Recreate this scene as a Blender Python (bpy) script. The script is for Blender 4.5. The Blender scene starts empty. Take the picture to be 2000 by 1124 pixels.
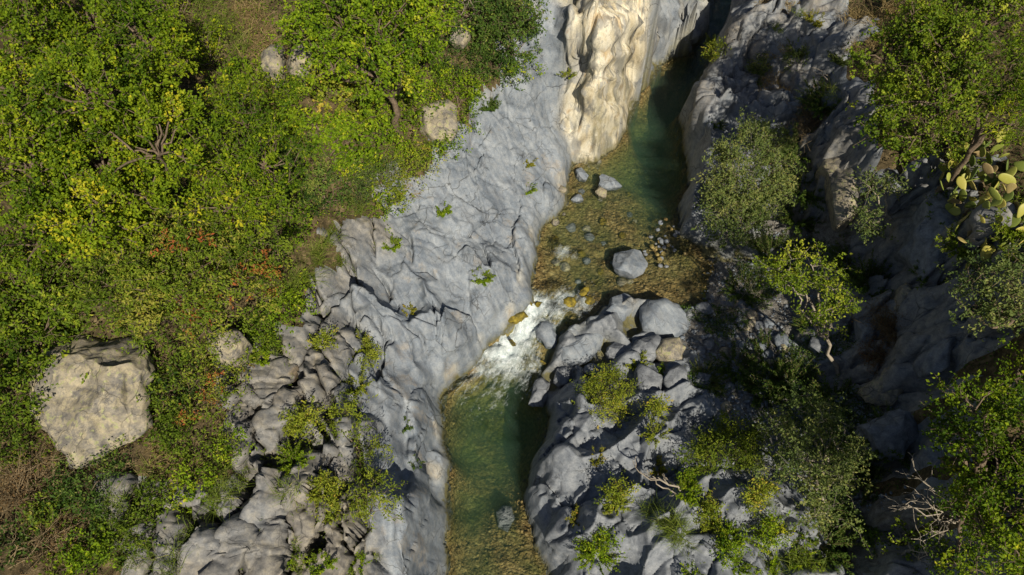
import bpy, math, random
import numpy as np

# ------------------------------------------------------------------ camera, sky, sun, exposure
scene = bpy.context.scene
C = scene.collection
PITCH = 58.0
CAMZ = 20.5
FPX = 1428.0                      # focal length in pixels of the 2000 px wide photograph
cam_d = bpy.data.cameras.new("camera")
cam_d.sensor_width = 36.0
cam_d.lens = 36.0 * FPX / 2000.0
cam_d.clip_end = 500.0
cam = bpy.data.objects.new("camera", cam_d)
C.objects.link(cam)
cam.location = (0, 0, CAMZ)
cam.rotation_euler = (math.radians(90 - PITCH), 0, 0)
scene.camera = cam

SUN_EL, SUN_AZ = 45.0, 20.0       # azimuth: degrees to the right of straight behind the camera
sd = np.array([math.sin(math.radians(SUN_AZ)) * math.cos(math.radians(SUN_EL)),
               -math.cos(math.radians(SUN_AZ)) * math.cos(math.radians(SUN_EL)),
               math.sin(math.radians(SUN_EL))])
sun_d = bpy.data.lights.new("sun", 'SUN')
sun_d.energy = 5.0
sun_d.angle = math.radians(0.53)
sun_d.color = (1.0, 0.91, 0.74)
sun = bpy.data.objects.new("sun", sun_d)
C.objects.link(sun)
from mathutils import Vector
sun.rotation_euler = Vector(sd).to_track_quat('Z', 'Y').to_euler()
sun.location = tuple(sd * 60)

world = bpy.data.worlds.new("World")
scene.world = world
world.use_nodes = True
wn = world.node_tree
wn.nodes.clear()
sky = wn.nodes.new('ShaderNodeTexSky')
sky.sky_type = 'NISHITA'
sky.sun_disc = False
sky.sun_elevation = math.radians(SUN_EL)
sky.sun_rotation = math.atan2(sd[0], sd[1])
sky.air_density = 1.0
bg = wn.nodes.new('ShaderNodeBackground')
bg.inputs['Strength'].default_value = 0.05
wo = wn.nodes.new('ShaderNodeOutputWorld')
wn.links.new(sky.outputs[0], bg.inputs[0])
wn.links.new(bg.outputs[0], wo.inputs[0])

vs = scene.view_settings
vs.view_transform = 'Standard'
vs.look = 'None'
vs.exposure = 0.22
vs.gamma = 1.0
scene.render.engine = 'CYCLES'
cy = scene.cycles
cy.use_denoising = True
cy.max_bounces = 6
cy.diffuse_bounces = 2
cy.glossy_bounces = 3
cy.transmission_bounces = 4
cy.transparent_max_bounces = 12
cy.volume_bounces = 1
cy.caustics_reflective = False
cy.caustics_refractive = False

random.seed(4)
rng = np.random.default_rng(7)

# ------------------------------------------------------------------ projection helpers (photo pixel -> point in the place)
A_ = math.radians(90 - PITCH)
CA, SA = math.cos(A_), math.sin(A_)


def ray(px, py):
    dx = (px - 1000.0) / FPX
    dy = (562.0 - py) / FPX
    return np.array([dx, dy * CA + SA, dy * SA - CA])


def W(px, py, z):
    d = ray(px, py)
    t = (z - CAMZ) / d[2]
    return np.array([d[0] * t, d[1] * t, z])


def depth(p):
    return p[1] * SA + (CAMZ - p[2]) * CA


def mpp(p):
    """metres per photo pixel at a point"""
    return depth(p) / FPX


# ------------------------------------------------------------------ noise
def _hash(ix, iy, iz=0, s=0):
    h = (ix.astype(np.int64) * 374761393 + iy.astype(np.int64) * 668265263 + np.int64(s) * 1274126177
         + (iz.astype(np.int64) * 2147483647 if not np.isscalar(iz) else 0)) & 0xFFFFFFFF
    h = ((h ^ (h >> 13)) * 1274126177) & 0xFFFFFFFF
    h = ((h ^ (h >> 16)) * 2246822519) & 0xFFFFFFFF
    h = h ^ (h >> 15)
    return (h & 0xFFFFFF).astype(np.float64) / 16777216.0


def _q(t):
    return t * t * t * (t * (t * 6 - 15) + 10)


def vn2(x, y, s=0):
    ix = np.floor(x); iy = np.floor(y)
    fx = _q(x - ix); fy = _q(y - iy)
    a = _hash(ix, iy, 0, s); b = _hash(ix + 1, iy, 0, s)
    c = _hash(ix, iy + 1, 0, s); d = _hash(ix + 1, iy + 1, 0, s)
    return ((a * (1 - fx) + b * fx) * (1 - fy) + (c * (1 - fx) + d * fx) * fy) * 2 - 1


def fbm2(x, y, o=4, s=0):
    v = 0; a = 1.0; n = 0
    for k in range(o):
        v = v + a * vn2(x * 2 ** k + 17.3 * k, y * 2 ** k - 9.1 * k, s + k)
        n += a; a *= 0.5
    return v / n


def vn3(x, y, z, s=0):
    ix = np.floor(x); iy = np.floor(y); iz = np.floor(z)
    fx = _q(x - ix); fy = _q(y - iy); fz = _q(z - iz)
    r = 0
    for dz in (0, 1):
        wz = fz if dz else 1 - fz
        for dy in (0, 1):
            wy = fy if dy else 1 - fy
            for dx in (0, 1):
                wx = fx if dx else 1 - fx
                r = r + wx * wy * wz * _hash(ix + dx, iy + dy, iz + dz, s)
    return r * 2 - 1


def fbm3(x, y, z, o=4, s=0):
    v = 0; a = 1.0; n = 0
    for k in range(o):
        v = v + a * vn3(x * 2 ** k + 11.7 * k, y * 2 ** k, z * 2 ** k + 5.3 * k, s + k)
        n += a; a *= 0.5
    return v / n


def scallop(x, y, s=0, jit=0.9, lift=0.35):
    """concave hollows with sharp ridges; 0..~1"""
    ix = np.floor(x); iy = np.floor(y)
    best = np.full(x.shape, 9.0)
    for oy in (-1, 0, 1):
        for ox in (-1, 0, 1):
            cx = ix + ox; cyy = iy + oy
            jx = cx + 0.5 + jit * (_hash(cx, cyy, 0, s) - .5)
            jy = cyy + 0.5 + jit * (_hash(cx, cyy, 0, s + 31) - .5)
            r = _hash(cx, cyy, 0, s + 77) * lift
            best = np.minimum(best, (x - jx) ** 2 + (y - jy) ** 2 + r)
    return best


def cells(x, y, s=0, jit=0.95):
    """F1, F2-F1 (edge distance), id, local offset"""
    ix = np.floor(x); iy = np.floor(y)
    f1 = np.full(x.shape, 9.0); f2 = np.full(x.shape, 9.0)
    cid = np.zeros(x.shape); lx = np.zeros(x.shape); ly = np.zeros(x.shape)
    for oy in (-1, 0, 1):
        for ox in (-1, 0, 1):
            cx = ix + ox; cyy = iy + oy
            dx = x - (cx + 0.5 + jit * (_hash(cx, cyy, 0, s) - .5))
            dy = y - (cyy + 0.5 + jit * (_hash(cx, cyy, 0, s + 31) - .5))
            d = np.sqrt(dx * dx + dy * dy)
            m = d < f1
            f2 = np.where(m, f1, np.minimum(f2, d))
            cid = np.where(m, _hash(cx, cyy, 0, s + 5), cid)
            lx = np.where(m, dx, lx); ly = np.where(m, dy, ly)
            f1 = np.where(m, d, f1)
    return f1, f2 - f1, cid, lx, ly


def sstep(a, b, x):
    t = np.clip((x - a) / (b - a), 0, 1)
    return t * t * (3 - 2 * t)


# ------------------------------------------------------------------ node helpers
def new_mat(name):
    m = bpy.data.materials.new(name)
    m.use_nodes = True
    m.node_tree.nodes.clear()
    return m, m.node_tree


class NT:
    def __init__(self, nt):
        self.nt = nt

    def n(self, typ, **kw):
        nd = self.nt.nodes.new(typ)
        for k, v in kw.items():
            if k.startswith('i_'):
                nd.inputs[k[2:].replace('_', ' ')].default_value = v
            else:
                setattr(nd, k, v)
        return nd

    def l(self, a, b):
        self.nt.links.new(a, b)

    def ramp(self, fac, stops, interp='LINEAR'):
        r = self.n('ShaderNodeValToRGB')
        r.color_ramp.interpolation = interp
        el = r.color_ramp.elements
        while len(el) < len(stops):
            el.new(0.5)
        for e, (p, c) in zip(el, stops):
            e.position = p
            e.color = (c[0], c[1], c[2], 1) if not np.isscalar(c) else (c, c, c, 1)
        self.l(fac, r.inputs[0])
        return r.outputs[0]

    def mix(self, fac, a, b, blend='MIX'):
        m = self.n('ShaderNodeMix', data_type='RGBA', blend_type=blend)
        for sock, v in ((m.inputs[0], fac), (m.inputs[6], a), (m.inputs[7], b)):
            if hasattr(v, 'is_output') or isinstance(v, bpy.types.NodeSocket):
                self.l(v, sock)
            elif np.isscalar(v):
                sock.default_value = v
            else:
                sock.default_value = (v[0], v[1], v[2], 1)
        return m.outputs[2]

    def math(self, op, a, b=None, clamp=False):
        m = self.n('ShaderNodeMath', operation=op, use_clamp=clamp)
        for k, v in enumerate((a, b)):
            if v is None:
                continue
            if isinstance(v, bpy.types.NodeSocket):
                self.l(v, m.inputs[k])
            else:
                m.inputs[k].default_value = v
        return m.outputs[0]

    def noise(self, vec, scale, detail=4, rough=.55, dist=0.0):
        t = self.n('ShaderNodeTexNoise')
        t.inputs['Scale'].default_value = scale
        t.inputs['Detail'].default_value = detail
        t.inputs['Roughness'].default_value = rough
        t.inputs['Distortion'].default_value = dist
        self.l(vec, t.inputs['Vector'])
        return t.outputs['Fac']

    def voro(self, vec, scale, feature='F1', out='Distance'):
        t = self.n('ShaderNodeTexVoronoi', feature=feature)
        t.inputs['Scale'].default_value = scale
        self.l(vec, t.inputs['Vector'])
        return t.outputs[out]

    def attr(self, name, out='Fac'):
        a = self.n('ShaderNodeAttribute', attribute_name=name)
        return a.outputs[out]


def pos_vec(N, scale=(1, 1, 1)):
    g = N.n('ShaderNodeNewGeometry')
    m = N.n('ShaderNodeMapping')
    m.inputs['Scale'].default_value = scale
    N.l(g.outputs['Position'], m.inputs['Vector'])
    return m.outputs[0]


def finish(N, color, rough=.85, bump=None, bstr=.3, bdist=.05, spec=.25):
    b = N.n('ShaderNodeBsdfPrincipled')
    if isinstance(color, bpy.types.NodeSocket):
        N.l(color, b.inputs['Base Color'])
    else:
        b.inputs['Base Color'].default_value = (*color, 1)
    if isinstance(rough, bpy.types.NodeSocket):
        N.l(rough, b.inputs['Roughness'])
    else:
        b.inputs['Roughness'].default_value = rough
    b.inputs['Specular IOR Level'].default_value = spec
    if bump is not None:
        bp = N.n('ShaderNodeBump')
        bp.inputs['Strength'].default_value = bstr
        bp.inputs['Distance'].default_value = bdist
        N.l(bump, bp.inputs['Height'])
        N.l(bp.outputs[0], b.inputs['Normal'])
    o = N.n('ShaderNodeOutputMaterial')
    N.l(b.outputs[0], o.inputs[0])
    return b


# ---- rock: grey basalt; the attributes say where its own colour is warm, cream, dark or mossy
def rock_material(name, own=None):
    m, nt = new_mat(name)
    N = NT(nt)
    v = pos_vec(N)
    n1 = N.noise(v, 0.9, 5, .6, .4)
    n2 = N.noise(v, 5.0, 5, .65, .3)
    n3 = N.noise(v, 28.0, 4, .7)
    grey = N.ramp(n1, [(.3, (.112, .138, .176)), (.5, (.185, .216, .26)), (.72, (.282, .316, .36))])
    grey = N.mix(N.math('MULTIPLY', N.ramp(n2, [(.42, 0), (.62, 1)]), .35), grey, (.36, .365, .365))
    vst = N.n('ShaderNodeMapping', vector_type='TEXTURE'); vst.inputs['Rotation'].default_value = (0, 0, math.radians(-55)); vst.inputs['Scale'].default_value = (1.9, .28, .9)
    N.l(v, vst.inputs['Vector'])
    stk = N.noise(vst.outputs[0], 1.3, 6, .62, .7)
    grey = N.mix(N.ramp(stk, [(.5, 0), (.66, .42)]), grey, (.37, .395, .42))
    grey = N.mix(N.ramp(stk, [(.32, .5), (.46, 0)]), grey, (.105, .115, .135))
    grey = N.mix(N.ramp(n2, [(.25, .45), (.42, 0)]), grey, (.115, .122, .135))
    warm = N.ramp(n2, [(.3, (.10, .097, .092)), (.48, (.19, .175, .155)), (.6, (.27, .245, .20)), (.75, (.34, .29, .20))])
    dark = N.ramp(n2, [(.3, (.11, .12, .14)), (.5, (.19, .204, .228)), (.7, (.28, .292, .312))])
    vs_ = pos_vec(N, (1, 1, .35))
    c1 = N.noise(vs_, 1.1, 6, .6, 1.4)
    c2 = N.noise(vs_, 2.6, 6, .65, 1.0)
    cream = N.ramp(c1, [(.30, (.20, .195, .175)), (.38, (.42, .355, .235)), (.46, (.60, .53, .38)), (.57, (.72, .67, .54)), (.68, (.50, .38, .22)), (.77, (.25, .24, .21))])
    c3 = N.noise(vs_, .75, 4, .55, 2.0)
    cream = N.mix(N.ramp(c3, [(.52, 0), (.6, .75)]), cream, (.30, .30, .29))
    cream = N.mix(N.ramp(c3, [(.36, .7), (.42, 0)]), cream, (.22, .215, .20))
    cream = N.mix(N.ramp(c2, [(.55, 0), (.66, .8)]), cream, (.17, .17, .165))
    cream = N.mix(N.ramp(c2, [(.3, .8), (.4, 0)]), cream, (.70, .66, .56))
    soil = N.ramp(n2, [(.3, (.07, .05, .03)), (.5, (.17, .125, .07)), (.7, (.30, .24, .14))])
    moss = N.ramp(n2, [(.3, (.05, .05, .02)), (.6, (.14, .125, .045))])
    if own is None:
        sep = N.n('ShaderNodeSeparateColor')
        N.l(N.attr('tint', 'Color'), sep.inputs[0])
        aw, ac, ad = sep.outputs[0], sep.outputs[1], sep.outputs[2]
        sep2 = N.n('ShaderNodeSeparateColor')
        N.l(N.attr('tint2', 'Color'), sep2.inputs[0])
        as_, am, ast = sep2.outputs[0], sep2.outputs[1], sep2.outputs[2]
        col = N.mix(aw, grey, warm)
        col = N.mix(ad, col, dark)
        col = N.mix(ac, col, cream)
        col = N.mix(as_, col, soil)
        stain = N.math('MULTIPLY', ast, N.ramp(n2, [(.35, 0), (.6, 1)]))
        col = N.mix(N.math('MULTIPLY', stain, .45), col, (.33, .25, .15))
        col = N.mix(N.math('MULTIPLY', am, N.ramp(n2, [(.3, .2), (.5, 1)])), col, moss)
    else:
        col = {'grey': grey, 'warm': warm, 'dark': dark, 'cream': cream}[own]
        if own == 'warm':
            l1 = N.noise(v, 4.5, 7, .75, .4)
            col = N.mix(N.ramp(l1, [(.48, 0), (.58, .8)]), col, (.43, .37, .25))
            col = N.mix(N.ramp(N.noise(v, 1.2, 4, .6, .8), [(.48, 0), (.62, .5)]), col, (.47, .40, .26))
            col = N.mix(N.ramp(N.noise(v, 9, 4, .6), [(.58, 0), (.64, .8)]), col, (.33, .34, .16))
            col = N.mix(N.ramp(N.noise(v, 2.1, 5, .7, 1.), [(.32, .8), (.42, 0)]), col, (.13, .12, .11))
    wv = N.n('ShaderNodeTexNoise'); wv.inputs['Scale'].default_value = 1.3; wv.inputs['Detail'].default_value = 4
    N.l(v, wv.inputs['Vector'])
    vw = N.mix(.55, v, wv.outputs['Color'], 'ADD')
    ck1 = N.voro(vw, 1.25, 'DISTANCE_TO_EDGE'); ck2 = N.voro(vw, 3.1, 'DISTANCE_TO_EDGE')
    msk1 = N.ramp(N.noise(v, .8, 3, .5), [(.48, 0), (.62, .9)])
    crack = N.math('MAXIMUM', N.math('MULTIPLY', N.ramp(ck1, [(.006, 1), (.022, 0)]), msk1), N.math('MULTIPLY', N.ramp(ck2, [(.008, .7), (.03, 0)]), N.ramp(N.noise(v, 1.9, 3, .5), [(.52, 0), (.62, 1)])))
    col = N.mix(N.math('MULTIPLY', crack, .75), col, (.03, .03, .028))
    fine = N.ramp(n3, [(.3, .70), (.7, 1.04)])
    col = N.mix(1.0, col, fine, 'MULTIPLY')
    h = N.math('SUBTRACT', N.math('ADD', N.math('MULTIPLY', n3, .3), n2), N.math('MULTIPLY', crack, .8))
    finish(N, col, .66 if own is None else .8, h, .2 if own is None else .35, .05, .3)
    return m


MAT = {}
MAT['rock'] = rock_material('polished_basalt')
MAT['stone_grey'] = rock_material('boulder_grey', 'grey')
MAT['stone_dark'] = rock_material('boulder_dark', 'dark')
MAT['stone_warm'] = rock_material('boulder_lichen', 'warm')


def bed_material():
    m, nt = new_mat('river_gravel')
    N = NT(nt)
    v = pos_vec(N)
    d = N.n('ShaderNodeTexNoise'); d.inputs['Scale'].default_value = 3.0
    N.l(v, d.inputs['Vector'])
    v2 = N.mix(.12, v, d.outputs['Color'], 'ADD')
    vo = N.n('ShaderNodeTexVoronoi'); vo.inputs['Scale'].default_value = 8.0
    N.l(v2, vo.inputs['Vector'])
    vs1 = N.n('ShaderNodeTexVoronoi'); vs1.inputs['Scale'].default_value = 19.0
    N.l(v2, vs1.inputs['Vector'])
    sep = N.n('ShaderNodeSeparateColor'); N.l(vo.outputs['Color'], sep.inputs[0])
    sep2 = N.n('ShaderNodeSeparateColor'); N.l(vs1.outputs['Color'], sep2.inputs[0])
    c = N.ramp(sep.outputs[0], [(0, (.16, .10, .035)), (.4, (.26, .17, .055)), (.75, (.33, .23, .085)), (1, (.44, .34, .16))])
    cs = N.ramp(sep2.outputs[1], [(0, (.08, .06, .025)), (.5, (.26, .18, .07)), (1, (.46, .35, .16))])
    col = N.mix(.5, c, cs)
    big = N.noise(v, .7, 4, .6, .5)
    col = N.mix(N.ramp(big, [(.42, 0), (.62, .8)]), col, (.15, .15, .04))
    edge = N.ramp(vo.outputs['Distance'], [(.3, 1), (.75, .68)])
    col = N.mix(1., col, edge, 'MULTIPLY')
    hh = N.math('SUBTRACT', N.math('MULTIPLY', vo.outputs['Distance'], -1.0), N.math('MULTIPLY', vs1.outputs['Distance'], .5))
    finish(N, col, .6, hh, .6, .05)
    return m


MAT['bed'] = bed_material()


def ground_material(name, stops, scale=4.0):
    m, nt = new_mat(name)
    N = NT(nt)
    v = pos_vec(N)
    n1 = N.noise(v, scale, 6, .7, .6)
    n2 = N.noise(v, scale * 8, 4, .7)
    c = N.ramp(n1, stops)
    c = N.mix(1., c, N.ramp(n2, [(.3, .6), (.7, 1.25)]), 'MULTIPLY')
    finish(N, c, .95, N.math('ADD', n1, N.math('MULTIPLY', n2, .4)), .7, .08, .1)
    return m


MAT['soil'] = ground_material('dry_soil', [(.3, (.035, .03, .018)), (.48, (.085, .065, .035)), (.6, (.16, .12, .065)), (.75, (.26, .21, .12))])
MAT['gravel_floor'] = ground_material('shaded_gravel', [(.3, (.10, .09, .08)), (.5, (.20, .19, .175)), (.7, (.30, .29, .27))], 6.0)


def leaf_material(name, cols, rough=.55, trans=.30, accent=None):
    """cols: ramp over the leaf's own random value"""
    m, nt = new_mat(name)
    N = NT(nt)
    r = N.attr('rnd', 'Fac')
    col = N.ramp(r, cols)
    if accent is not None:
        g = N.attr('acc', 'Fac')
        col = N.mix(g, col, accent)
    b = N.n('ShaderNodeBsdfPrincipled')
    N.l(col, b.inputs['Base Color'])
    b.inputs['Roughness'].default_value = rough
    b.inputs['Specular IOR Level'].default_value = .12
    t = N.n('ShaderNodeBsdfTranslucent')
    tc = N.mix(1., col, (1.35, 1.25, .55), 'MULTIPLY')
    N.l(tc, t.inputs['Color'])
    mx = N.n('ShaderNodeMixShader')
    mx.inputs[0].default_value = trans
    N.l(b.outputs[0], mx.inputs[1]); N.l(t.outputs[0], mx.inputs[2])
    o = N.n('ShaderNodeOutputMaterial')
    N.l(mx.outputs[0], o.inputs[0])
    return m


MAT['leaf_yellow'] = leaf_material('leaf_yellow_green', [(0, (.045, .09, .006)), (.35, (.125, .195, .009)), (.75, (.24, .31, .014)), (1, (.46, .43, .025))])
MAT['leaf_green'] = leaf_material('leaf_bright_green', [(0, (.045, .095, .006)), (.45, (.145, .235, .010)), (.85, (.27, .36, .016)), (1, (.43, .44, .03))])
MAT['leaf_olive'] = leaf_material('leaf_olive', [(0, (.04, .075, .008)), (.45, (.11, .17, .015)), (.85, (.20, .26, .024)), (1, (.31, .30, .05))], accent=(.38, .10, .04))
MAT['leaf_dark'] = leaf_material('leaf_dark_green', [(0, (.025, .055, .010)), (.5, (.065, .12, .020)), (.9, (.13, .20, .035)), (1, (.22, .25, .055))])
MAT['leaf_oak'] = leaf_material('leaf_oak', [(0, (.04, .08, .007)), (.45, (.12, .185, .013)), (.85, (.23, .295, .022)), (1, (.36, .38, .04))])
MAT['leaf_sage'] = leaf_material('leaf_sage', [(0, (.05, .085, .025)), (.5, (.12, .165, .045)), (.85, (.19, .23, .065)), (1, (.28, .29, .09))])
MAT['leaf_spring'] = leaf_material('leaf_spring', [(0, (.10, .15, .015)), (.5, (.22, .27, .025)), (.9, (.34, .36, .04)), (1, (.46, .36, .06))])
MAT['grass_green'] = leaf_material('grass_green', [(0, (.07, .11, .018)), (.5, (.15, .21, .03)), (.85, (.25, .29, .055)), (1, (.42, .36, .14))])
MAT['grass_dry'] = leaf_material('grass_dry', [(0, (.16, .11, .05)), (.5, (.32, .24, .11)), (1, (.50, .40, .20))])
MAT['leaf_dry'] = leaf_material('leaf_dry_brown', [(0, (.10, .055, .025)), (.5, (.20, .12, .05)), (1, (.34, .22, .10))])
MAT['leaf_red'] = leaf_material('leaf_dry_red', [(0, (.09, .035, .02)), (.5, (.17, .07, .035)), (1, (.28, .14, .07))])
MAT['leaf_rust'] = leaf_material('leaf_rust', [(0, (.10, .13, .015)), (.45, (.22, .24, .025)), (.85, (.36, .31, .04)), (1, (.42, .20, .04))])


def bark_material(name, a, b):
    m, nt = new_mat(name)
    N = NT(nt)
    v = pos_vec(N)
    n1 = N.noise(v, 14, 5, .7)
    finish(N, N.ramp(n1, [(.3, a), (.7, b)]), .9, n1, .5, .02, .1)
    return m


MAT['bark'] = bark_material('bark_brown', (.07, .05, .035), (.22, .17, .12))
MAT['bark_pale'] = bark_material('bark_pale', (.20, .17, .13), (.42, .37, .30))
MAT['stem'] = bark_material('stem_green_brown', (.08, .08, .03), (.20, .17, .08))
MAT['twig_dry'] = bark_material('twig_dry', (.12, .09, .05), (.27, .205, .12))


# ------------------------------------------------------------------ object helpers
def mesh_obj(name, verts, faces, mat, parent=None, smooth=False, attrs=None):
    """faces: (n,k) int array or list of arrays"""
    me = bpy.data.meshes.new(name)
    verts = np.asarray(verts, dtype=np.float32)
    fl = faces if isinstance(faces, list) else [faces]
    fl = [np.asarray(f, dtype=np.int32) for f in fl if len(f)]
    loops = np.concatenate([f.ravel() for f in fl])
    tot = np.concatenate([np.full(len(f), f.shape[1], np.int32) for f in fl])
    start = np.concatenate([[0], np.cumsum(tot)[:-1]]).astype(np.int32)
    me.vertices.add(len(verts)); me.vertices.foreach_set('co', verts.ravel())
    me.loops.add(len(loops)); me.loops.foreach_set('vertex_index', loops)
    me.polygons.add(len(tot)); me.polygons.foreach_set('loop_start', start)
    try:
        me.polygons.foreach_set('loop_total', tot)
    except Exception:
        pass
    me.polygons.foreach_set('use_smooth', np.full(len(tot), bool(smooth)))
    for k, a in (attrs or {}).items():
        if a.ndim == 1:
            at = me.attributes.new(k, 'FLOAT', 'POINT')
            at.data.foreach_set('value', a.astype(np.float32))
        else:
            at = me.attributes.new(k, 'FLOAT_COLOR', 'POINT')
            c = np.ones((len(a), 4), np.float32); c[:, :3] = a
            at.data.foreach_set('color', c.ravel())
    me.update(calc_edges=True)
    if mat:
        me.materials.append(mat)
    o = bpy.data.objects.new(name, me)
    C.objects.link(o)
    o.parent = parent
    return o


def tag(o, label=None, cat=None, group=None, kind=None):
    for k, v in (('label', label), ('category', cat), ('group', group), ('kind', kind)):
        if v:
            o[k] = v
    return o


def empty(name, loc, label=None, cat=None, group=None, kind=None):
    o = bpy.data.objects.new(name, None)
    C.objects.link(o)
    o.empty_display_size = .2
    o.location = tuple(loc)
    return tag(o, label, cat, group, kind)


# ------------------------------------------------------------------ terrain: survey points of the gorge (photo pixel, height above the lower pool)
# H hillside  S grey slab  B jointed blocks  C cream cliff  G grey cliff  R right bank  U upper right rocks  K right cliff  F gully floor
LOW, UP = 0.0, 0.7
PTS = {
 'S': [(840,1100,1.2),(790,1080,2.4),(745,1060,3.2),(850,1000,.8),(800,1000,2.2),(755,980,3.2),(850,900,.7),(810,900,1.7),(760,900,2.7),(722,880,3.4),
       (845,820,.6),(800,800,1.6),(750,780,2.6),(705,760,3.3),(872,738,.4),(900,700,.6),(850,690,1.2),(800,680,1.8),(740,660,2.6),(690,640,3.1),
       (950,640,.8),(1000,595,.95),(1030,560,1.0),(900,600,1.6),(850,560,2.0),(780,540,2.6),(720,520,3.1),(1040,480,1.05),(1000,500,1.3),(960,460,1.8),
       (900,440,2.3),(830,420,2.8),(760,400,3.4),(1090,390,1.1),(1050,400,1.4),(1000,350,2.2),(930,330,2.9),(860,320,3.4),(1105,310,1.2),(1080,270,2.0),
       (1050,230,2.7),(1000,220,3.2),(940,210,3.7),(1095,180,3.2),(1060,130,4.2),(1000,120,4.6),(1090,60,5.3),(1040,40,5.6),(850,1180,.9),(810,1250,1.6)],
 'B': [(700,1050,3.9),(700,950,4.0),(690,850,3.9),(650,740,3.9),(680,640,3.3),(620,620,3.8),(600,760,4.2),(480,720,4.6),(500,880,4.6),(580,880,4.4),(640,880,4.2),
       (450,1050,4.7),(560,1050,4.5),(640,1050,4.2),(560,700,4.4),(640,540,3.7),(300,1000,5.0),(320,1060,5.0),(400,980,4.8),(700,440,3.7),(650,480,4.0),(500,1250,4.6),(690,1180,3.6)],
 'H': [(620,520,4.0),(680,400,3.9),(600,420,4.6),(800,290,3.9),(720,280,4.4),(640,280,5.0),(870,190,4.3),(800,170,4.8),(700,150,5.3),(930,100,5.1),(860,60,5.5),(980,0,6),
       (550,600,4.3),(500,520,4.9),(450,400,5.4),(560,300,5.3),(560,180,5.6),(560,80,5.9),(450,60,6.2),(300,100,6.5),(100,100,7.2),(300,300,6.2),(100,300,6.9),(0,300,7.4),
       (300,500,5.8),(100,500,6.5),(300,640,5.4),(100,620,6.0),(440,640,4.9),(350,750,5.0),(200,800,5.3),(60,800,5.6),(300,900,5.1),(100,950,5.3),(400,880,4.9),(100,1080,5.2),
       (-300,500,8.5),(-300,1100,6.5),(-300,0,9),(0,-200,8),(400,-200,7),(700,-150,6.6),(1000,-150,6.8),(0,1250,5.3)],
 'C': [(1150,280,1.5),(1200,255,1.5),(1120,200,2.95),(1145,200,3.15),(1190,180,3.2),(1215,150,2.9),(1120,100,4.4),(1145,100,5.0),(1190,90,5.1),(1228,100,3.2),(1120,20,5.5),(1150,15,6.3),(1190,10,6.6),(1232,20,5.0),
       (1130,-60,7.4),(1220,-70,7.2)],
 'G': [(1262,90,2.3),(1290,60,2.1),(1340,40,2.1),(1270,20,3.8),(1330,-20,3.4),(1385,10,1.8),(1290,-60,6),(1380,-60,4.5),(1400,-150,6.5),(1300,-150,7.4)],
 'U': [(1340,440,1.25),(1345,385,1.5),(1372,305,1.9),(1368,235,2.2),(1360,168,2.4),(1394,120,2.6),(1412,72,2.8),(1440,22,3.0),(1458,-40,3.3),(1405,330,1.95),(1400,250,2.4),(1420,150,2.75),(1390,420,1.45),(1440,470,1.2),(1460,180,2.9),(1520,170,3.2),(1600,200,3.4),(1480,80,3.8),
       (1560,60,4.2),(1640,80,4.6),(1500,0,4.6),(1600,-50,5),(1550,280,2.4),(1450,320,1.8),(1540,-150,5.6),(1490,-80,4.2)],
 'F': [(1450,540,.9),(1550,480,1.2),(1520,420,1.4),(1500,600,.9),(1600,600,1.3),(1420,620,.85),(1380,650,.9),(1480,700,1.1),(1420,740,1.2),(1560,720,1.5),(1620,690,1.7),
       (1500,800,1.5),(1600,800,1.8),(1680,850,2.2),(1750,950,2.4),(1800,1010,2.4),(1720,1060,2.3),(1650,1000,2.3)],
 'R': [(1300,680,1.05),(1230,690,.95),(1180,700,.75),(1120,740,.4),(1350,800,1.6),(1090,830,.9),(1062,900,1.0),(1045,960,.9),(1080,980,1.6),(1120,880,1.8),(1180,800,1.7),(1250,830,2.0),
       (1200,900,2.2),(1150,960,2.1),(1110,1050,1.6),(1180,1040,2.4),(1280,920,2.4),(1300,1000,2.6),(1280,1080,2.6),(1380,920,2.4),(1400,1000,2.6),(1400,1080,2.7),(1500,960,2.4),(1540,1060,2.6),
       (1600,1120,2.4),(1150,1250,1.6),(1400,1250,2.8)],
 'K': [(1650,280,4.2),(1640,380,3.0),(1600,270,3.2),(1700,300,4.8),(1780,400,4.4),(1840,420,5.2),(1880,480,5.6),(1760,520,3.2),(1800,560,3.8),(1870,560,5.2),(1720,600,2.8),(1780,650,3.4),
       (1650,620,2.0),(1640,700,2.0),(1850,650,4.8),(1900,640,5.8),(1700,700,2.6),(1780,760,3.4),(1860,760,5.0),(1780,880,3.2),(1850,880,4.8),(1880,960,5.0),(1850,1020,3.4),(1900,1060,5)],
 'T': [(1750,290,5.2),(1700,30,5.2),(1900,750,5.8),(1900,880,5.8),(1950,1000,6.2),(1950,700,6.6),(1950,400,5.9),(1950,200,6.6),(1800,150,6),(1900,0,7),(1750,0,6),(2130,500,7.2),(2130,800,7.4),(2130,1000,7.4),(2200,0,8.5),
       (1900,1250,4.5),(2200,1250,7.5),(1680,130,4.9)],
 'W': [(900,1100,-.5),(970,1100,-.35),(1030,1100,-.22),(910,1000,-.95),(960,1000,-.6),(1000,1010,-.35),(900,900,-1.1),(940,880,-1.2),(1000,900,-1.1),(920,800,-1.3),(980,800,-1.5),(1030,850,-1.3),
       (960,740,-.9),(1000,720,-.6),(1150,360,.42),(1120,430,.42),(1180,430,.45),(1100,500,.35),(1150,520,.35),(1230,460,.45),(1300,500,.5),(1330,560,.5),(1200,560,.4),(1100,560,.3),(1220,380,.2),
       (1260,330,-.4),(1300,300,-.9),(1250,260,-.7),(1280,220,-1.2),(1305,175,-1.3),(1305,350,-.6),(1300,400,0),(1370,100,-1.2),(1060,620,.35),(1020,650,.12),(980,690,-.25),(1100,610,.4),(960,1250,-.6),(1415,20,-1)],
}
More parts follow.
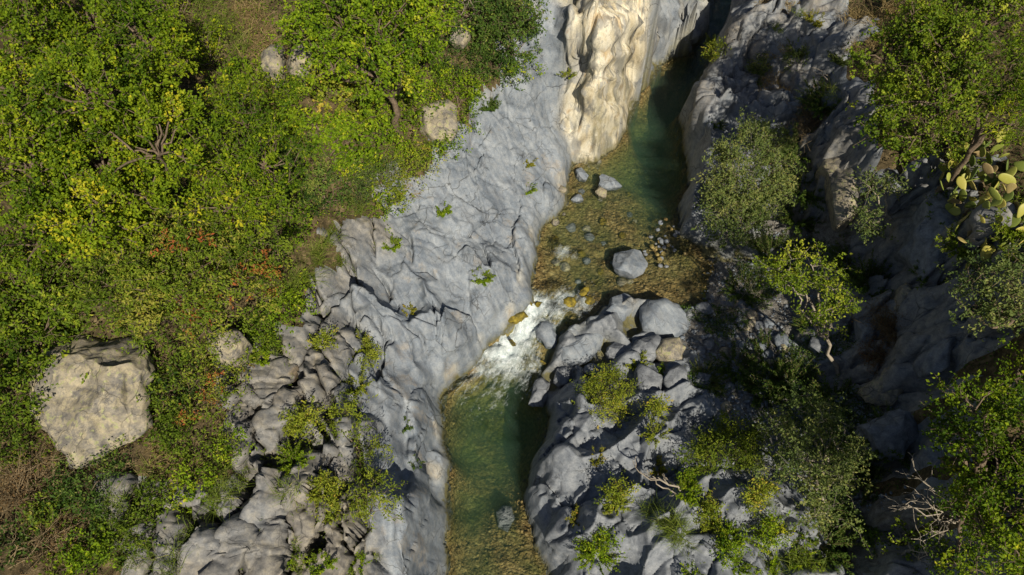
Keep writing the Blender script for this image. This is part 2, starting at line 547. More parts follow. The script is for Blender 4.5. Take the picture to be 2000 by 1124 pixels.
EDGE_L = [(868,1320,LOW),(870,1250,LOW),(872,1124,LOW),(873,1060,LOW),(876,1000,LOW),(878,900,LOW),(866,820,LOW),(862,775,LOW),(880,747,LOW),(930,717,LOW),(958,672,.15),(1000,628,.4),(1036,600,.62),
          (1043,545,UP),(1050,490,UP),(1065,440,UP),(1110,395,UP),(1113,350,UP),(1120,320,UP),(1165,315,UP),(1205,292,UP),(1225,250,UP),(1245,195,UP),(1270,165,UP),(1290,125,UP),(1340,103,UP),(1378,70,UP),(1395,10,UP),(1410,-60,UP),(1430,-150,UP)]
EDGE_R = [(1110,1320,LOW),(1095,1250,LOW),(1072,1124,LOW),(1047,1060,LOW),(1024,980,LOW),(1034,930,LOW),(1058,870,LOW),(1072,810,LOW),(1045,765,LOW),(1062,725,.05),(1080,690,.2),(1100,650,.45),(1160,620,.6),(1185,600,UP),
          (1250,590,UP),(1330,605,UP),(1385,600,UP),(1388,560,UP),(1402,514,UP),(1362,484,UP),(1330,462,UP),(1322,414,UP),(1345,350,UP),(1336,294,UP),(1325,236,UP),(1358,197,UP),(1371,157,UP),(1396,116,UP),(1411,66,UP),(1440,10,UP),(1465,-60,UP),(1500,-150,UP)]
ctl, ctag = [], []
for t, lst in PTS.items():
    for (a, b, z) in lst:
        ctl.append(W(a, b, z)); ctag.append(t)
for lst in (EDGE_L, EDGE_R):
    for (a, b, z) in lst:
        ctl.append(W(a, b, z)); ctag.append('E')
# the land beyond the picture: the gorge runs on, hills rise on both sides
for (x, y, z, t) in [(-30,-30,8,'H'),(-60,10,16,'H'),(-60,60,20,'H'),(-20,60,15,'H'),(-10,45,10,'H'),(-70,-40,14,'H'),(0,60,11,'H'),(6,45,8,'H'),(14,45,-.5,'W'),(20,70,-.3,'W'),(16,45,5,'U'),(24,70,7,'U'),
                     (30,45,10,'T'),(40,70,16,'T'),(60,30,18,'T'),(70,80,24,'T'),(30,-10,10,'T'),(60,-40,16,'T'),(-1,-10,-.5,'W'),(0,-40,-.7,'W'),(-4,-10,2.5,'S'),(-4,-40,2.5,'S'),(-9,-10,5,'B'),(4,-10,2.4,'R'),(5,-40,2.4,'R'),(12,-8,4,'K'),(16,-10,8,'T'),(30,10,11,'T')]:
    ctl.append(np.array([x, y, z], float)); ctag.append(t)
ctl = np.array(ctl); ctag = np.array(ctag)


class RBF:
    def __init__(s, P, v, c=.35):
        s.P, s.c = P, c
        A = np.sqrt(((P[:, None] - P[None]) ** 2).sum(2) + c * c)
        n = len(P)
        M = np.zeros((n + 1, n + 1)); M[:n, :n] = A; M[:n, n] = 1; M[n, :n] = 1
        M[:n, :n] -= np.eye(n) * 0.02
        s.w = np.linalg.solve(M, np.concatenate([v, [0]]))

    def __call__(s, x, y):
        out = np.empty(x.size); xf, yf = x.ravel(), y.ravel()
        for i in range(0, x.size, 20000):
            q = np.sqrt((xf[i:i + 20000, None] - s.P[None, :, 0]) ** 2 + (yf[i:i + 20000, None] - s.P[None, :, 1]) ** 2 + s.c ** 2)
            out[i:i + 20000] = q @ s.w[:-1] + s.w[-1]
        return out.reshape(x.shape)


base_rbf = RBF(ctl[:, :2], ctl[:, 2])


def axis(lo, hi, f0, f1, s0, s1):
    """fine between f0 and f1 (spacing s0 -> s1), growing outside"""
    a = [f0]
    while a[-1] < f1:
        a.append(a[-1] + s0 + (s1 - s0) * (a[-1] - f0) / (f1 - f0))
    st = s1
    while a[-1] < hi:
        st *= 1.18; a.append(a[-1] + st)
    st = s0; b = []
    cur = f0
    while cur > lo:
        st *= 1.18; cur -= st; b.append(cur)
    return np.array(b[::-1] + a)


XS = axis(-75, 75, -10.6, 14.5, .042, .042)
YS = axis(-45, 85, 3.2, 25.5, .034, .058)
X, Y = np.meshgrid(XS, YS)
# base on a coarser lattice, then bilinear (the survey is smooth)
cx = axis(-75, 75, -13.5, 15.5, .12, .12); cyv = axis(-45, 85, 3.2, 25.5, .11, .13)
CX, CY = np.meshgrid(cx, cyv)
CZ = base_rbf(CX, CY)


def lookup(ax, ay, Z, x, y):
    i = np.clip(np.searchsorted(ax, x) - 1, 0, len(ax) - 2)
    j = np.clip(np.searchsorted(ay, y) - 1, 0, len(ay) - 2)
    u = np.clip((x - ax[i]) / (ax[i + 1] - ax[i]), 0, 1); v = np.clip((y - ay[j]) / (ay[j + 1] - ay[j]), 0, 1)
    return (Z[j, i] * (1 - u) + Z[j, i + 1] * u) * (1 - v) + (Z[j + 1, i] * (1 - u) + Z[j + 1, i + 1] * u) * v


# horizontal wobble so that contours do not read as interpolated
wx = .22 * fbm2(X * .9, Y * .9, 3, 3); wy = .22 * fbm2(X * .9, Y * .9, 3, 13)

# river outline and its signed distance (negative inside)
RIV = np.array([W(*p)[:2] for p in EDGE_L] + [(10.5, 45), (13, 60), (24, 60), (17.5, 45)] + [W(*p)[:2] for p in EDGE_R[::-1]] + [(2.2, -10), (2, -45), (-2, -45), (-2.4, -10)])


def seg_dist(x, y, P, closed=False):
    d = np.full(x.shape, 1e9)
    n = len(P)
    for i in range(n if closed else n - 1):
        a = P[i]; b = P[(i + 1) % n]
        ab = b - a; L = max(ab @ ab, 1e-9)
        t = np.clip(((x - a[0]) * ab[0] + (y - a[1]) * ab[1]) / L, 0, 1)
        d = np.minimum(d, (x - a[0] - t * ab[0]) ** 2 + (y - a[1] - t * ab[1]) ** 2)
    return np.sqrt(d)


def inside(x, y, P):
    r = np.zeros(x.shape, bool)
    n = len(P)
    for i in range(n):
        a = P[i]; b = P[(i + 1) % n]
        if a[1] == b[1]:
            continue
        c = ((a[1] > y) != (b[1] > y)) & (x < (b[0] - a[0]) * (y - a[1]) / (b[1] - a[1]) + a[0])
        r ^= c
    return r


def river_sdf(x, y):
    d = seg_dist(x, y, RIV, True)
    return np.where(inside(x, y, RIV), -d, d)


RA, RB_ = W(1052, 600, .6)[:2], W(955, 705, 0)[:2]


def level(x, y):
    """height of the water surface"""
    ab = RB_ - RA
    t = ((x - RA[0]) * ab[0] + (y - RA[1]) * ab[1]) / (ab @ ab)
    return UP * (1 - sstep(-.1, .9, t))


rwx, rwy = .20 * fbm2(X * 1.7, Y * 1.7, 3, 23), .20 * fbm2(X * 1.7, Y * 1.7, 3, 29)
SD = river_sdf(X + rwx, Y + rwy)
LV = level(X, Y)
land = sstep(-.02, .45, SD)
Z0 = lookup(cx, cyv, CZ, X + wx * land, Y + wy * land)

# regions: the nearest survey point names the ground
tags = 'HSBCGURFKTWE'
keep = ctag != 'E'
tp, tt = ctl[keep][:, :2], np.array([tags.index(t) for t in ctag[keep]])
rxc = CX + .5 * fbm2(CX * .8, CY * .8, 3, 41); ryc = CY + .5 * fbm2(CX * .8, CY * .8, 3, 47)
RC = np.empty(CX.shape, np.int8)
for j in range(CX.shape[0]):
    RC[j] = tt[np.argmin((rxc[j][:, None] - tp[None, :, 0]) ** 2 + (ryc[j][:, None] - tp[None, :, 1]) ** 2, axis=1)]
RC[RC == tags.index('W')] = tags.index('S')


def blur(A, n):
    for _ in range(n):
        A = (A + np.roll(A, 1, 0) + np.roll(A, -1, 0)) / 3
        A = (A + np.roll(A, 1, 1) + np.roll(A, -1, 1)) / 3
    return A


WT = {}
for t in 'HSBCGURFKT':
    WT[t] = lookup(cx, cyv, blur((RC == tags.index(t)).astype(float), 3), X, Y)
ii = np.clip(np.searchsorted(cx, X[0]) - 1, 0, len(cx) - 1)
jj = np.clip(np.searchsorted(cyv, Y[:, 0]) - 1, 0, len(cyv) - 1)
REG = RC[jj][:, ii]

# ---- slab: water-polished hollows and flutes running down to the river
dwx = .55 * fbm2(X * .55, Y * .55, 3, 51); dwy = .55 * fbm2(X * .55, Y * .55, 3, 57)
ang = math.radians(-62)
ca, sa = math.cos(ang), math.sin(ang)
U1 = (X + dwx) * ca + (Y + dwy) * sa; V1 = -(X + dwx) * sa + (Y + dwy) * ca
big = scallop(U1 * .46, V1 * .95, 61, .95, .7)
mid = scallop(U1 * 1.2 + .3 * big, V1 * 1.9, 67, .95, .5)
sml = scallop(U1 * 4.2, V1 * 5.6, 71)
f1, ed, cid, lx, ly = cells((X + .5 * dwx) * 1.05, (Y + .5 * dwy) * 1.05, 81)
upper = lookup(cx, cyv, sstep(10.2, 13.0, CY), X, Y) * (X > -8)         # the smoother, cracked upper slab
lower = 1 - upper
wall_ = lookup(cx, cyv, sstep(8.6, 6.8, CY), X, Y)
flute = scallop((X + .5 * dwx) * 1.45 + .12 * Y, (Y + dwy) * .42, 65, .95, .45)
flute2 = scallop((X + .5 * dwx) * 3.1 + .2 * Y, (Y + dwy) * .8, 69, .95, .45)
big = big * (1 - wall_) + (1.0 * flute + .3 * flute2) * wall_
rel = WT['S'] * ((1.05 * big + .32 * mid * (1 - wall_) * sstep(-.3, .3, fbm2(X * .6, Y * .6, 2, 63)) + .015 * sml) * (lower * .9 + .22) - .42 * lower - .1)
crk = np.exp(-(ed / .035) ** 2)
f1b, edb, cidb, lxb, lyb = cells(X * 2.1 + dwx * 2, Y * 2.1 + dwy * 2, 85)
rel += WT['S'] * upper * (-.07 * crk - .045 * np.exp(-(edb / .06) ** 2) + .16 * (cid - .5) + .06 * (cidb - .5) + .08 * lx * (cid - .5) * 4 + .12 * lyb * (cidb - .5))
# ledges on the lower slab: one lip higher than the next
f1, ed, cid, lx, ly = cells(U1 * .55 + 4, V1 * .95, 91)
rel += WT['S'] * lower * (.16 * (cid - .5) - .34 * lx * (.35 + cid) - .10 * np.exp(-(ed / .035) ** 2)) * (1 - wall_)

# ---- jointed rock: blocks as they lie in the photograph (seed pixels), plus a finer random break
SEEDS = {
 'B': [(530,745),(620,740),(665,690),(540,830),(610,830),(600,905),(520,960),(515,1065),(610,1010),(640,1085),(450,1090),(405,1075),(335,1030),(285,960),(250,1000),(270,1085),(365,885),(720,1085),(665,800),(690,900),
       (650,560),(655,630),(590,560),(695,655),(725,640),(715,725),(700,440),(745,445),(580,640),(440,960),(470,880),(690,980),(740,1020),(370,960),(560,500),(600,480)],
}
cv = lambda L, s, ox, oy: [(a / s + ox, b / s + oy) for a, b in L]
SEEDS['R'] = cv([(370,290),(500,330),(590,370),(720,390),(480,210),(790,200),(870,80),(300,400),(400,500),(500,600),(300,640),(320,740),(360,880),(350,1000),(420,1100),(680,930),(750,600),(870,430),(960,720),(1050,560),
                 (940,500),(820,800),(860,920),(900,1060),(1010,1030),(760,1080),(1130,600),(1190,900),(1400,960),(1120,980),(560,480),(640,430),(700,480),(600,780),(250,560),(960,260),(840,310),(1000,90),(1130,260),(700,140),
                 (1250,650),(1300,760),(1500,1050),(1300,1060),(640,1000),(560,1090),(470,420),(640,250),(1060,400),(1200,450)], 2.783, 960, 720)
SEEDS['U'] = cv([(30,60),(130,60),(130,130),(220,150),(330,170),(390,50),(580,90),(500,200),(280,330),(400,340),(90,300),(150,430),(300,430),(80,580),(60,700),(30,280)], 3, 1480, 0) + \
             cv([(1480,90),(1480,200),(1420,330),(1330,430),(1450,450),(1290,500),(1300,600),(1400,600),(1500,560),(1260,700),(1330,650),(1300,850),(1200,1200),(1250,1350)], 3, 960, 0)
SEEDS['K'] = cv([(450,150),(620,100),(1000,110),(980,250),(1000,450),(870,600),(620,700),(1020,700),(830,800),(700,950),(1100,560),(1150,400),(900,1000),(1100,900),(1000,1100),(700,1100)], 3, 1480, 360) + \
             cv([(620,100),(950,200),(650,220),(900,380),(900,520),(1000,650),(1060,780),(700,340)], 2.783, 1480, 720)


def hit_base(px, py):
    d = ray(px, py)
    t = np.linspace(6, 60, 900)
    x, y, z = d[0] * t, d[1] * t, CAMZ + d[2] * t
    h = lookup(cx, cyv, CZ, x, y)
    k = np.argmax(z < h)
    return np.array([x[k], y[k], z[k]])


BLK = np.full(X.shape, -1, np.int16)      # block id per vertex
bofs = 0
BW = {'B': (.85, .085, .26), 'R': (.11, .05, .45), 'U': (.36, .09, .3), 'K': (.40, .12, .5)}
AN = {'B': (1.75, .62), 'R': (1, 1), 'U': (.85, 1.3), 'K': (1, 1)}
FRAC = {'B': [(1.1, .10, .3), (2.5, .05, .25)], 'R': [(.5, .18, .35)], 'U': [(1.2, .16, .5), (3.0, .06, .3)], 'K': [(.6, .5, .9), (1.5, .2, .6), (3.5, .06, .3)]}
for t, lst in SEEDS.items():
    P = np.array([hit_base(a, b)[:2] for a, b in lst])
    m = (WT[t] > .01)
    # strays outside the photographed patch get their own random seeds, so that the joints run on
    x, y = X[m], Y[m]
    wxx = x + .20 * fbm2(x * 1.6, y * 1.6, 3, 101) + .05 * fbm2(x * 6, y * 6, 2, 103)
    wyy = y + .20 * fbm2(x * 1.6, y * 1.6, 3, 107) + .05 * fbm2(x * 6, y * 6, 2, 109)
    f1 = np.full(x.shape, 1e9); f2 = np.full(x.shape, 1e9); idx = np.zeros(x.shape, int)
    for k, p in enumerate(P):
        d = np.sqrt(((wxx - p[0]) * AN[t][0]) ** 2 + ((wyy - p[1]) * AN[t][1]) ** 2)
        mm = d < f1
        f2 = np.where(mm, f1, np.minimum(f2, d)); idx = np.where(mm, k, idx); f1 = np.where(mm, d, f1)
    ed = f2 - f1
    dep, wid, rnd_ = BW[t]
    r_ = np.random.default_rng(len(lst)); off = r_.normal(0, 1, len(P)); tx = r_.normal(0, 1, len(P)); ty = r_.normal(0, 1, len(P))
    cs_ = sstep(-.35, .25, fbm2(x * .9, y * .9, 2, 137)) if t != 'B' else 1
    h = -dep * cs_ * np.exp(-(ed / wid) ** 2) + (.20 if t == 'B' else .06) * sstep(0, rnd_ * 1.6, ed) - .06
    h += sstep(0, .25, ed) * ((.05 if t == 'R' else .10) * off[idx] + np.clip(.16 * (tx[idx] * (x - P[idx, 0]) + ty[idx] * (y - P[idx, 1])), -.25, .25))
    # facets on each block
    ko = 1 if t == 'B' else 0
    q0 = scallop((x * .8 + y * .6) * .8 + .7 * fbm2(x * .8, y * .8, 2, 139), (y * .8 - x * .6) * 1.25 + .7 * fbm2(x * .8, y * .8, 2, 140), 111, .95, .7)
    q1 = scallop(x * 1.5 + idx * 3.1 * ko + .5 * fbm2(x, y, 2, 141), y * 1.9 + idx * 1.7 * ko, 113); q2 = scallop(x * 3.6 + idx, y * 4.2, 117)
    h += .10 * (.45 - q1) + .03 * (.4 - q2) if t == 'B' else .85 * (q0 - .4) + .22 * (q1 - .3) + .02 * (q2 - .3)
    for sc_, am_, sl_ in FRAC[t]:
        _, e2, c2, lx2, ly2 = cells(x * sc_ + .35 * fbm2(x * 1.3, y * 1.3, 2, 5) + y * sc_ * .4, y * sc_ * 1.25, 119 + bofs + int(sc_ * 10))
        g1 = np.mod(c2 * 57.31, 1) - .5; g2 = np.mod(c2 * 91.7, 1) - .5
        h += am_ * (c2 - .5) + sl_ * (lx2 * g1 + ly2 * g2) / sc_ - am_ * .45 * np.exp(-(e2 / (.03 * sc_ + .02)) ** 2)
    fade = np.where(Y[m] > 26, 0.4, 1) * np.where(Y[m] < 2.5, .4, 1)
    rel[m] += WT[t][m] * h * fade
    BLK[m] = np.where(REG[m] == tags.index(t), idx + bofs, BLK[m])
    bofs += len(P)

# ---- soil, gully floor
rel += (WT['H'] + WT['T']) * (.16 * fbm2(X * .8, Y * .8, 4, 121) + .05 * fbm2(X * 5, Y * 5, 3, 123))
rel += WT['F'] * (.10 * fbm2(X * 1.6, Y * 1.6, 4, 125) + .10 * (.45 - scallop(X * 3.1 + dwx, Y * 3.1 + dwy, 127)))
rel += .012 * fbm2(X * 9, Y * 9, 3, 129)

Z = Z0 + rel * sstep(-.08, .26, SD)
# where rock meets water it stands a little proud of it; under water the bed stays below the surface
Z = np.where(SD > 0, np.maximum(Z, LV - .1) + 0, Z)
Z += (.22 + .16 * fbm2(X * 1.3, Y * 1.3, 2, 131)) * sstep(0, .22, SD) * (1 - sstep(.3, 1.6, SD)) * (1 - WT['F'])
bedn = .05 * fbm2(X * 2.2, Y * 2.2, 4, 133) + .05 * (.4 - scallop(X * 2.6, Y * 2.6, 135))
Z = np.where(SD < 0, np.minimum(Z + bedn * sstep(0, -.5, SD), LV - .04 - .10 * sstep(0, -.35, SD) - 1.1 * sstep(-.05, -.7, SD) * sstep(17.5, 20, Y)), Z)

# single joints and lips picked out of the photograph: (pixels, width, depth, step)
CRACKS = [
 ([(600,700),(640,760),(650,830),(655,900)], .08, .8, .1), ([(490,760),(500,850),(480,950),(475,1050)], .08, .8, .1), ([(620,880),(625,960),(615,1040),(620,1124)], .08, .8, .1), ([(580,480),(610,560),(620,650)], .07, .6, .15),
 ([(690,500),(700,545),(697,590),(694,640),(698,690)], .05, .55, .25), ([(655,505),(680,525),(697,560)], .05, .4, .2),
 ([(728,515),(745,545),(760,575),(766,600)], .045, .4, .2), ([(772,445),(800,470),(812,500),(805,540)], .04, .3, .15),
 ([(912,475),(918,450),(935,432),(962,425)], .045, .4, .22), ([(765,640),(752,690),(742,730),(735,790)], .05, .5, .1),
 ([(690,640),(715,630),(745,645),(752,670)], .05, .4, .2), ([(805,540),(840,535),(860,560)], .035, .25, .12),
 ([(790,645),(800,660),(830,680),(838,720)], .04, .3, .15), ([(680,710),(690,780),(690,860),(700,960),(705,1060),(700,1124)], .10, .6, 0),
 ([(555,920),(556,980),(553,1060),(548,1124)], .09, .9, .1), ([(590,700),(588,750),(600,800)], .07, .6, .2),
 ([(1110,60),(1115,120),(1150,180)], .05, .2, 0),
 ([(880,500),(920,520),(960,560),(985,590)], .05, .05, .22),
 ([(870,640),(900,640),(940,620),(960,600)], .05, .05, .22), ([(800,560),(850,600),(860,660),(850,710)], .05, .08, .25), ([(930,470),(960,520),(965,570)], .05, .06, .22), ([(1010,430),(1000,480),(1015,530),(1020,570)], .05, .05, .2),
 ([(790,470),(850,480),(890,500)], .05, .06, .22), ([(700,600),(760,640),(800,640)], .05, .2, .22), ([(1240,30),(1280,25),(1320,10)], .04, .25, .15), ([(1290,85),(1310,88),(1345,80)], .04, .25, .2),
 ([(830,300),(870,310),(910,300),(935,240),(945,200)], .05, .12, .15), ([(960,90),(1010,90),(1050,110)], .05, .2, .15),
]
for pl, wd, dp, stp in CRACKS:
    P = np.array([hit_base(a, b)[:2] for a, b in pl])
    # soften the polyline
    q = [P[0]]
    for a, b in zip(P[:-1], P[1:]):
        q += [a + (b - a) * f for f in (.33, .66, 1)]
    P = np.array(q); P[1:-1] = (P[:-2] + 2 * P[1:-1] + P[2:]) / 4
    lo, hi = P.min(0) - 1, P.max(0) + 1
    i0, i1 = np.searchsorted(XS, (lo[0], hi[0])); j0, j1 = np.searchsorted(YS, (lo[1], hi[1]))
    s_ = np.s_[j0:j1, i0:i1]
    x, y = X[s_] + rwx[s_] * .5, Y[s_] + rwy[s_] * .5
    best = np.full(x.shape, 1e9); side = np.zeros(x.shape); tl = np.zeros(x.shape)
    for k, (a, b) in enumerate(zip(P[:-1], P[1:])):
        ab = b - a; L = ab @ ab
        t = np.clip(((x - a[0]) * ab[0] + (y - a[1]) * ab[1]) / L, 0, 1)
        d = np.hypot(x - a[0] - t * ab[0], y - a[1] - t * ab[1])
        sg = ab[0] * (y - a[1]) - ab[1] * (x - a[0])
        mm = d < best
        side = np.where(mm, np.sign(sg), side); tl = np.where(mm, (k + t) / (len(P) - 1), tl); best = np.where(mm, d, best)
    endf = sstep(0, .35, tl) * sstep(1, .65, tl)
    lip = np.where(side > 0, sstep(1.1, 0, best), 0) * stp * 1.3
    Z[s_] += endf * (lip - dp * np.exp(-(best / wd) ** 2)) * sstep(.0, .4, SD[s_])

# ---- steep faces: sculpt along their outward direction, so that cliffs are fluted and undercut, not stretched
gz_y, gz_x = np.gradient(blur(Z, 4), YS, XS)
steep = np.clip((np.hypot(gz_x, gz_y) - .9) / 1.6, 0, 1) * sstep(.05, .35, SD)
nx, ny = -gz_x / np.sqrt(1 + gz_x ** 2 + gz_y ** 2), -gz_y / np.sqrt(1 + gz_x ** 2 + gz_y ** 2)
PX, PY, PZ = X.copy(), Y.copy(), Z.copy()
ms = steep > .01
x, y, z = X[ms], Y[ms], Z[ms]
wob = .5 * fbm3(x * .7, y * .7, z * .35, 2, 141)
st1 = scallop((x * .8 - y * .5) * 1.25 + wob, z * .42 + y * .3 + wob, 143)
st2 = scallop((x * .8 - y * .5) * 2.7 + wob * 2, z * .9 + y * .6 + wob * 2, 147)
dsp = .62 * (st1 - .35) + .20 * (st2 - .35) + .10 * fbm3(x * 1.5, y * 1.5, z * .8, 3, 149)
_, fe, fc, flx, fly = cells((x * .8 - y * .5) * 1.1 + wob, z * .75 + y * .5 + wob, 145)
dsp += .34 * (fc - .5) * sstep(0, .1, fe) + .4 * (flx * (np.mod(fc * 31.7, 1) - .5) + fly * (np.mod(fc * 77.3, 1) - .5)) - .05 * np.exp(-(fe / .05) ** 2)
dsp *= steep[ms] * np.where(WT['C'][ms] + WT['G'][ms] > .3, 1.7, np.where(WT['R'][ms] + WT['S'][ms] > .3, .45, .9))
PX[ms] += nx[ms] * dsp; PY[ms] += ny[ms] * dsp; PZ[ms] += .25 * dsp


def ground(x, y):
    return lookup(XS, YS, PZ, np.asarray(x, float), np.asarray(y, float))


def G(px, py):
    """point of the ground seen at a photo pixel"""
    d = ray(px, py)
    t = np.linspace(8, 48, 2400)
    x, y, z = d[0] * t, d[1] * t, CAMZ + d[2] * t
    k = np.argmax(z < ground(x, y))
    return np.array([x[k], y[k], z[k]])


# ---- the rock's own colours
nA = fbm2(X * .5, Y * .5, 4, 151); nB = fbm2(X * 1.7, Y * 1.7, 4, 153)
tint = np.zeros(X.shape + (3,)); tint2 = np.zeros(X.shape + (3,))
leftness = sstep(-2.5, -5.5, X + .6 * nA)
tint[..., 0] = np.clip(WT['B'] * (.8 + .5 * nA) + WT['U'] * np.clip(.15 + .6 * sstep(17, 20, Y) * (nB + .5), 0, 1) + WT['S'] * leftness * (.35 + .5 * nA) + WT['H'] * .5 + WT['K'] * (.75 + .3 * nB), 0, 1)
tint[..., 1] = np.clip(WT['C'] * 1.1 + WT['G'] * (.22 + .5 * nB), 0, 1)
tint[..., 2] = np.clip(WT['R'] * (.75 + .3 * nA) + WT['K'] * .25 + WT['U'] * (.3 + .4 * nA) + WT['G'] * .25, 0, 1)
tint2[..., 0] = np.clip(WT['B'] * (.1 + .6 * (nB > .28)) * (rel < -.1), 0, 1)
tint2[..., 1] = np.clip(sstep(.5, .08, Z - LV) * .35 * (SD > -.3) + WT['C'] * sstep(.1, .5, nB) * .5, 0, 1)
tint2[..., 2] = np.clip(WT['S'] * (nB > .38) * .6 + WT['U'] * sstep(.1, .5, nB) * .4 + WT['B'] * sstep(.2, .5, nB) * .4, 0, 1)
tint2[..., 1] = np.maximum(tint2[..., 1], (Z - LV < .13 + .06 * nB) * (SD > -.2) * .95)
# pale water-line band on the polished rock
band = sstep(.05, .15, SD) * sstep(.75, .3, SD) * (WT['S'] > .5)
tint[..., 1] = np.maximum(tint[..., 1], band * np.clip(.1 + .7 * nB, 0, .4) * (Z - LV < .8))
tint[..., 2] *= (1 - band * .5)

VX = np.stack([PX, PY, PZ], -1).reshape(-1, 3)
TA, TB = tint.reshape(-1, 3), tint2.reshape(-1, 3)
ny_, nx_ = X.shape
vid = np.arange(ny_ * nx_).reshape(ny_, nx_)
FQ = np.stack([vid[:-1, :-1], vid[:-1, 1:], vid[1:, 1:], vid[1:, :-1]], -1)
fsd = (SD[:-1, :-1] + SD[1:, 1:]) / 2
freg = REG[:-1, :-1].copy()
fblk = BLK[:-1, :-1]
BED = 99
freg[fsd < -.05] = BED


def sheet(name, mask, mat, parent=None, loc=(0, 0, 0)):
    F = FQ[mask]
    u, inv = np.unique(F.ravel(), return_inverse=True)
    return mesh_obj(name, VX[u] - np.array(loc), inv.reshape(-1, 4), mat, parent, True, {'tint': TA[u], 'tint2': TB[u]})


T_ = tags.index
sheet('river_bed', freg == BED, MAT['bed'])
tag(bpy.data.objects['river_bed'], 'brown gravel bed under the clear shallow river water', kind='structure')
for t, nm, lab, mt in [('H', 'hillside_ground', 'dry brown soil of the scrub-covered hillside above the grey slab', 'soil'),
                       ('S', 'polished_rock_slab', 'pale grey water-polished rock slab sloping down to the river', 'rock'),
                       ('C', 'cream_cliff', 'cream and white fluted cliff standing over the green pool', 'rock'),
                       ('G', 'grey_cliff', 'grey cliff wall beside the narrow dark channel upstream', 'rock'),
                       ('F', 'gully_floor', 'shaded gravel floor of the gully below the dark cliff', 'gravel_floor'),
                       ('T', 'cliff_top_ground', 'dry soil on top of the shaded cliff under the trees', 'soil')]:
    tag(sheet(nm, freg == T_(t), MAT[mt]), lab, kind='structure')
names = {'B': ('jointed_rock_bank', 'brownish grey jointed rock bank of big rounded blocks and cracks'), 'R': ('fractured_rock_bank', 'dark grey fractured rock bank beside the lower pool'),
         'U': ('layered_rock_bank', 'grey cracked rock bank over the dark upstream channel'), 'K': ('shaded_cliff', 'dark shaded cliff below the trees and prickly pear')}
b0 = 0
for t in SEEDS:
    nm, lab = names[t]
    c = X[REG == T_(t)].mean(), Y[REG == T_(t)].mean()
    root = empty(nm, (c[0], c[1], 0), lab, kind='structure')
    for k in range(len(SEEDS[t])):
        m = (freg == T_(t)) & (fblk == b0 + k)
        if m.sum() > 12:
            sheet('rock_block', m, MAT['rock'], root, (c[0], c[1], 0))
    m = (freg == T_(t)) & ((fblk < b0) | (fblk >= b0 + len(SEEDS[t])))
    if m.sum():
        sheet('bedrock', m, MAT['rock'], root, (c[0], c[1], 0))
    b0 += len(SEEDS[t])


# ------------------------------------------------------------------ river
def river_material():
    m, nt = new_mat('river_water')
    N = NT(nt)
    v = pos_vec(N)
    foam = N.attr('foam', 'Fac')
    vf = N.n('ShaderNodeMapping', vector_type='TEXTURE'); vf.inputs['Rotation'].default_value = (0, 0, math.radians(54)); vf.inputs['Scale'].default_value = (2.4, .75, 1)
    N.l(v, vf.inputs['Vector'])
    n1 = N.noise(vf.outputs[0], 3.4, 7, .68, 1.9)
    n2 = N.noise(v, 11., 5, .65, .8)
    k = N.math('ADD', N.math('MULTIPLY', n1, .7), N.math('MULTIPLY', n2, .3))
    # foam shows where the water is broken enough
    thr = N.math('SUBTRACT', N.math('ADD', k, N.math('MULTIPLY', foam, .52)), .72)
    msk = N.math('MULTIPLY', thr, 2.5, True)
    rip = N.noise(pos_vec(N, (1, 1.0, 1)), 5.0, 4, .55, .3)
    rip2 = N.noise(v, 17., 3, .5)
    hb = N.math('ADD', N.math('MULTIPLY', rip, .8), N.math('MULTIPLY', rip2, .25))
    bp = N.n('ShaderNodeBump')
    bp.inputs['Strength'].default_value = .5
    bp.inputs['Distance'].default_value = .12
    N.l(hb, bp.inputs['Height'])
    gl = N.n('ShaderNodeBsdfGlossy')
    gl.inputs['Roughness'].default_value = .06
    N.l(bp.outputs[0], gl.inputs['Normal'])
    tr = N.n('ShaderNodeBsdfTransparent')
    fr = N.n('ShaderNodeFresnel')
    fr.inputs['IOR'].default_value = 1.33
    N.l(bp.outputs[0], fr.inputs['Normal'])
    wm = N.n('ShaderNodeMixShader')
    N.l(fr.outputs[0], wm.inputs[0]); N.l(tr.outputs[0], wm.inputs[1]); N.l(gl.outputs[0], wm.inputs[2])
    wb = N.n('ShaderNodeBsdfPrincipled')
    N.l(N.ramp(n2, [(.3, (.30, .38, .40)), (.62, (.68, .73, .74))]), wb.inputs['Base Color'])
    wb.inputs['Roughness'].default_value = .7
    b2 = N.n('ShaderNodeBump'); b2.inputs['Strength'].default_value = .8; b2.inputs['Distance'].default_value = .08
    N.l(k, b2.inputs['Height']); N.l(b2.outputs[0], wb.inputs['Normal'])
    mx = N.n('ShaderNodeMixShader')
    N.l(msk, mx.inputs[0]); N.l(wm.outputs[0], mx.inputs[1]); N.l(wb.outputs[0], mx.inputs[2])
    o = N.n('ShaderNodeOutputMaterial')
    N.l(mx.outputs[0], o.inputs[0])
    ab = N.n('ShaderNodeVolumeAbsorption')
    ab.inputs['Color'].default_value = (.46, .68, .42, 1); ab.inputs['Density'].default_value = .72
    sc_ = N.n('ShaderNodeVolumeScatter')
    sc_.inputs['Color'].default_value = (.50, .90, .74, 1); sc_.inputs['Density'].default_value = .13
    ad = N.n('ShaderNodeAddShader')
    N.l(ab.outputs[0], ad.inputs[0]); N.l(sc_.outputs[0], ad.inputs[1])
    N.l(ad.outputs[0], o.inputs['Volume'])
    return m


MAT['water'] = river_material()
gx = np.arange(-3.2, 12.5, .075); gy = np.concatenate([np.arange(-6, 3, .3), np.arange(3, 27, .075), np.arange(27, 45, .4)])
GX, GY = np.meshgrid(gx, gy)
GS = river_sdf(GX, GY)
GL = level(GX, GY)
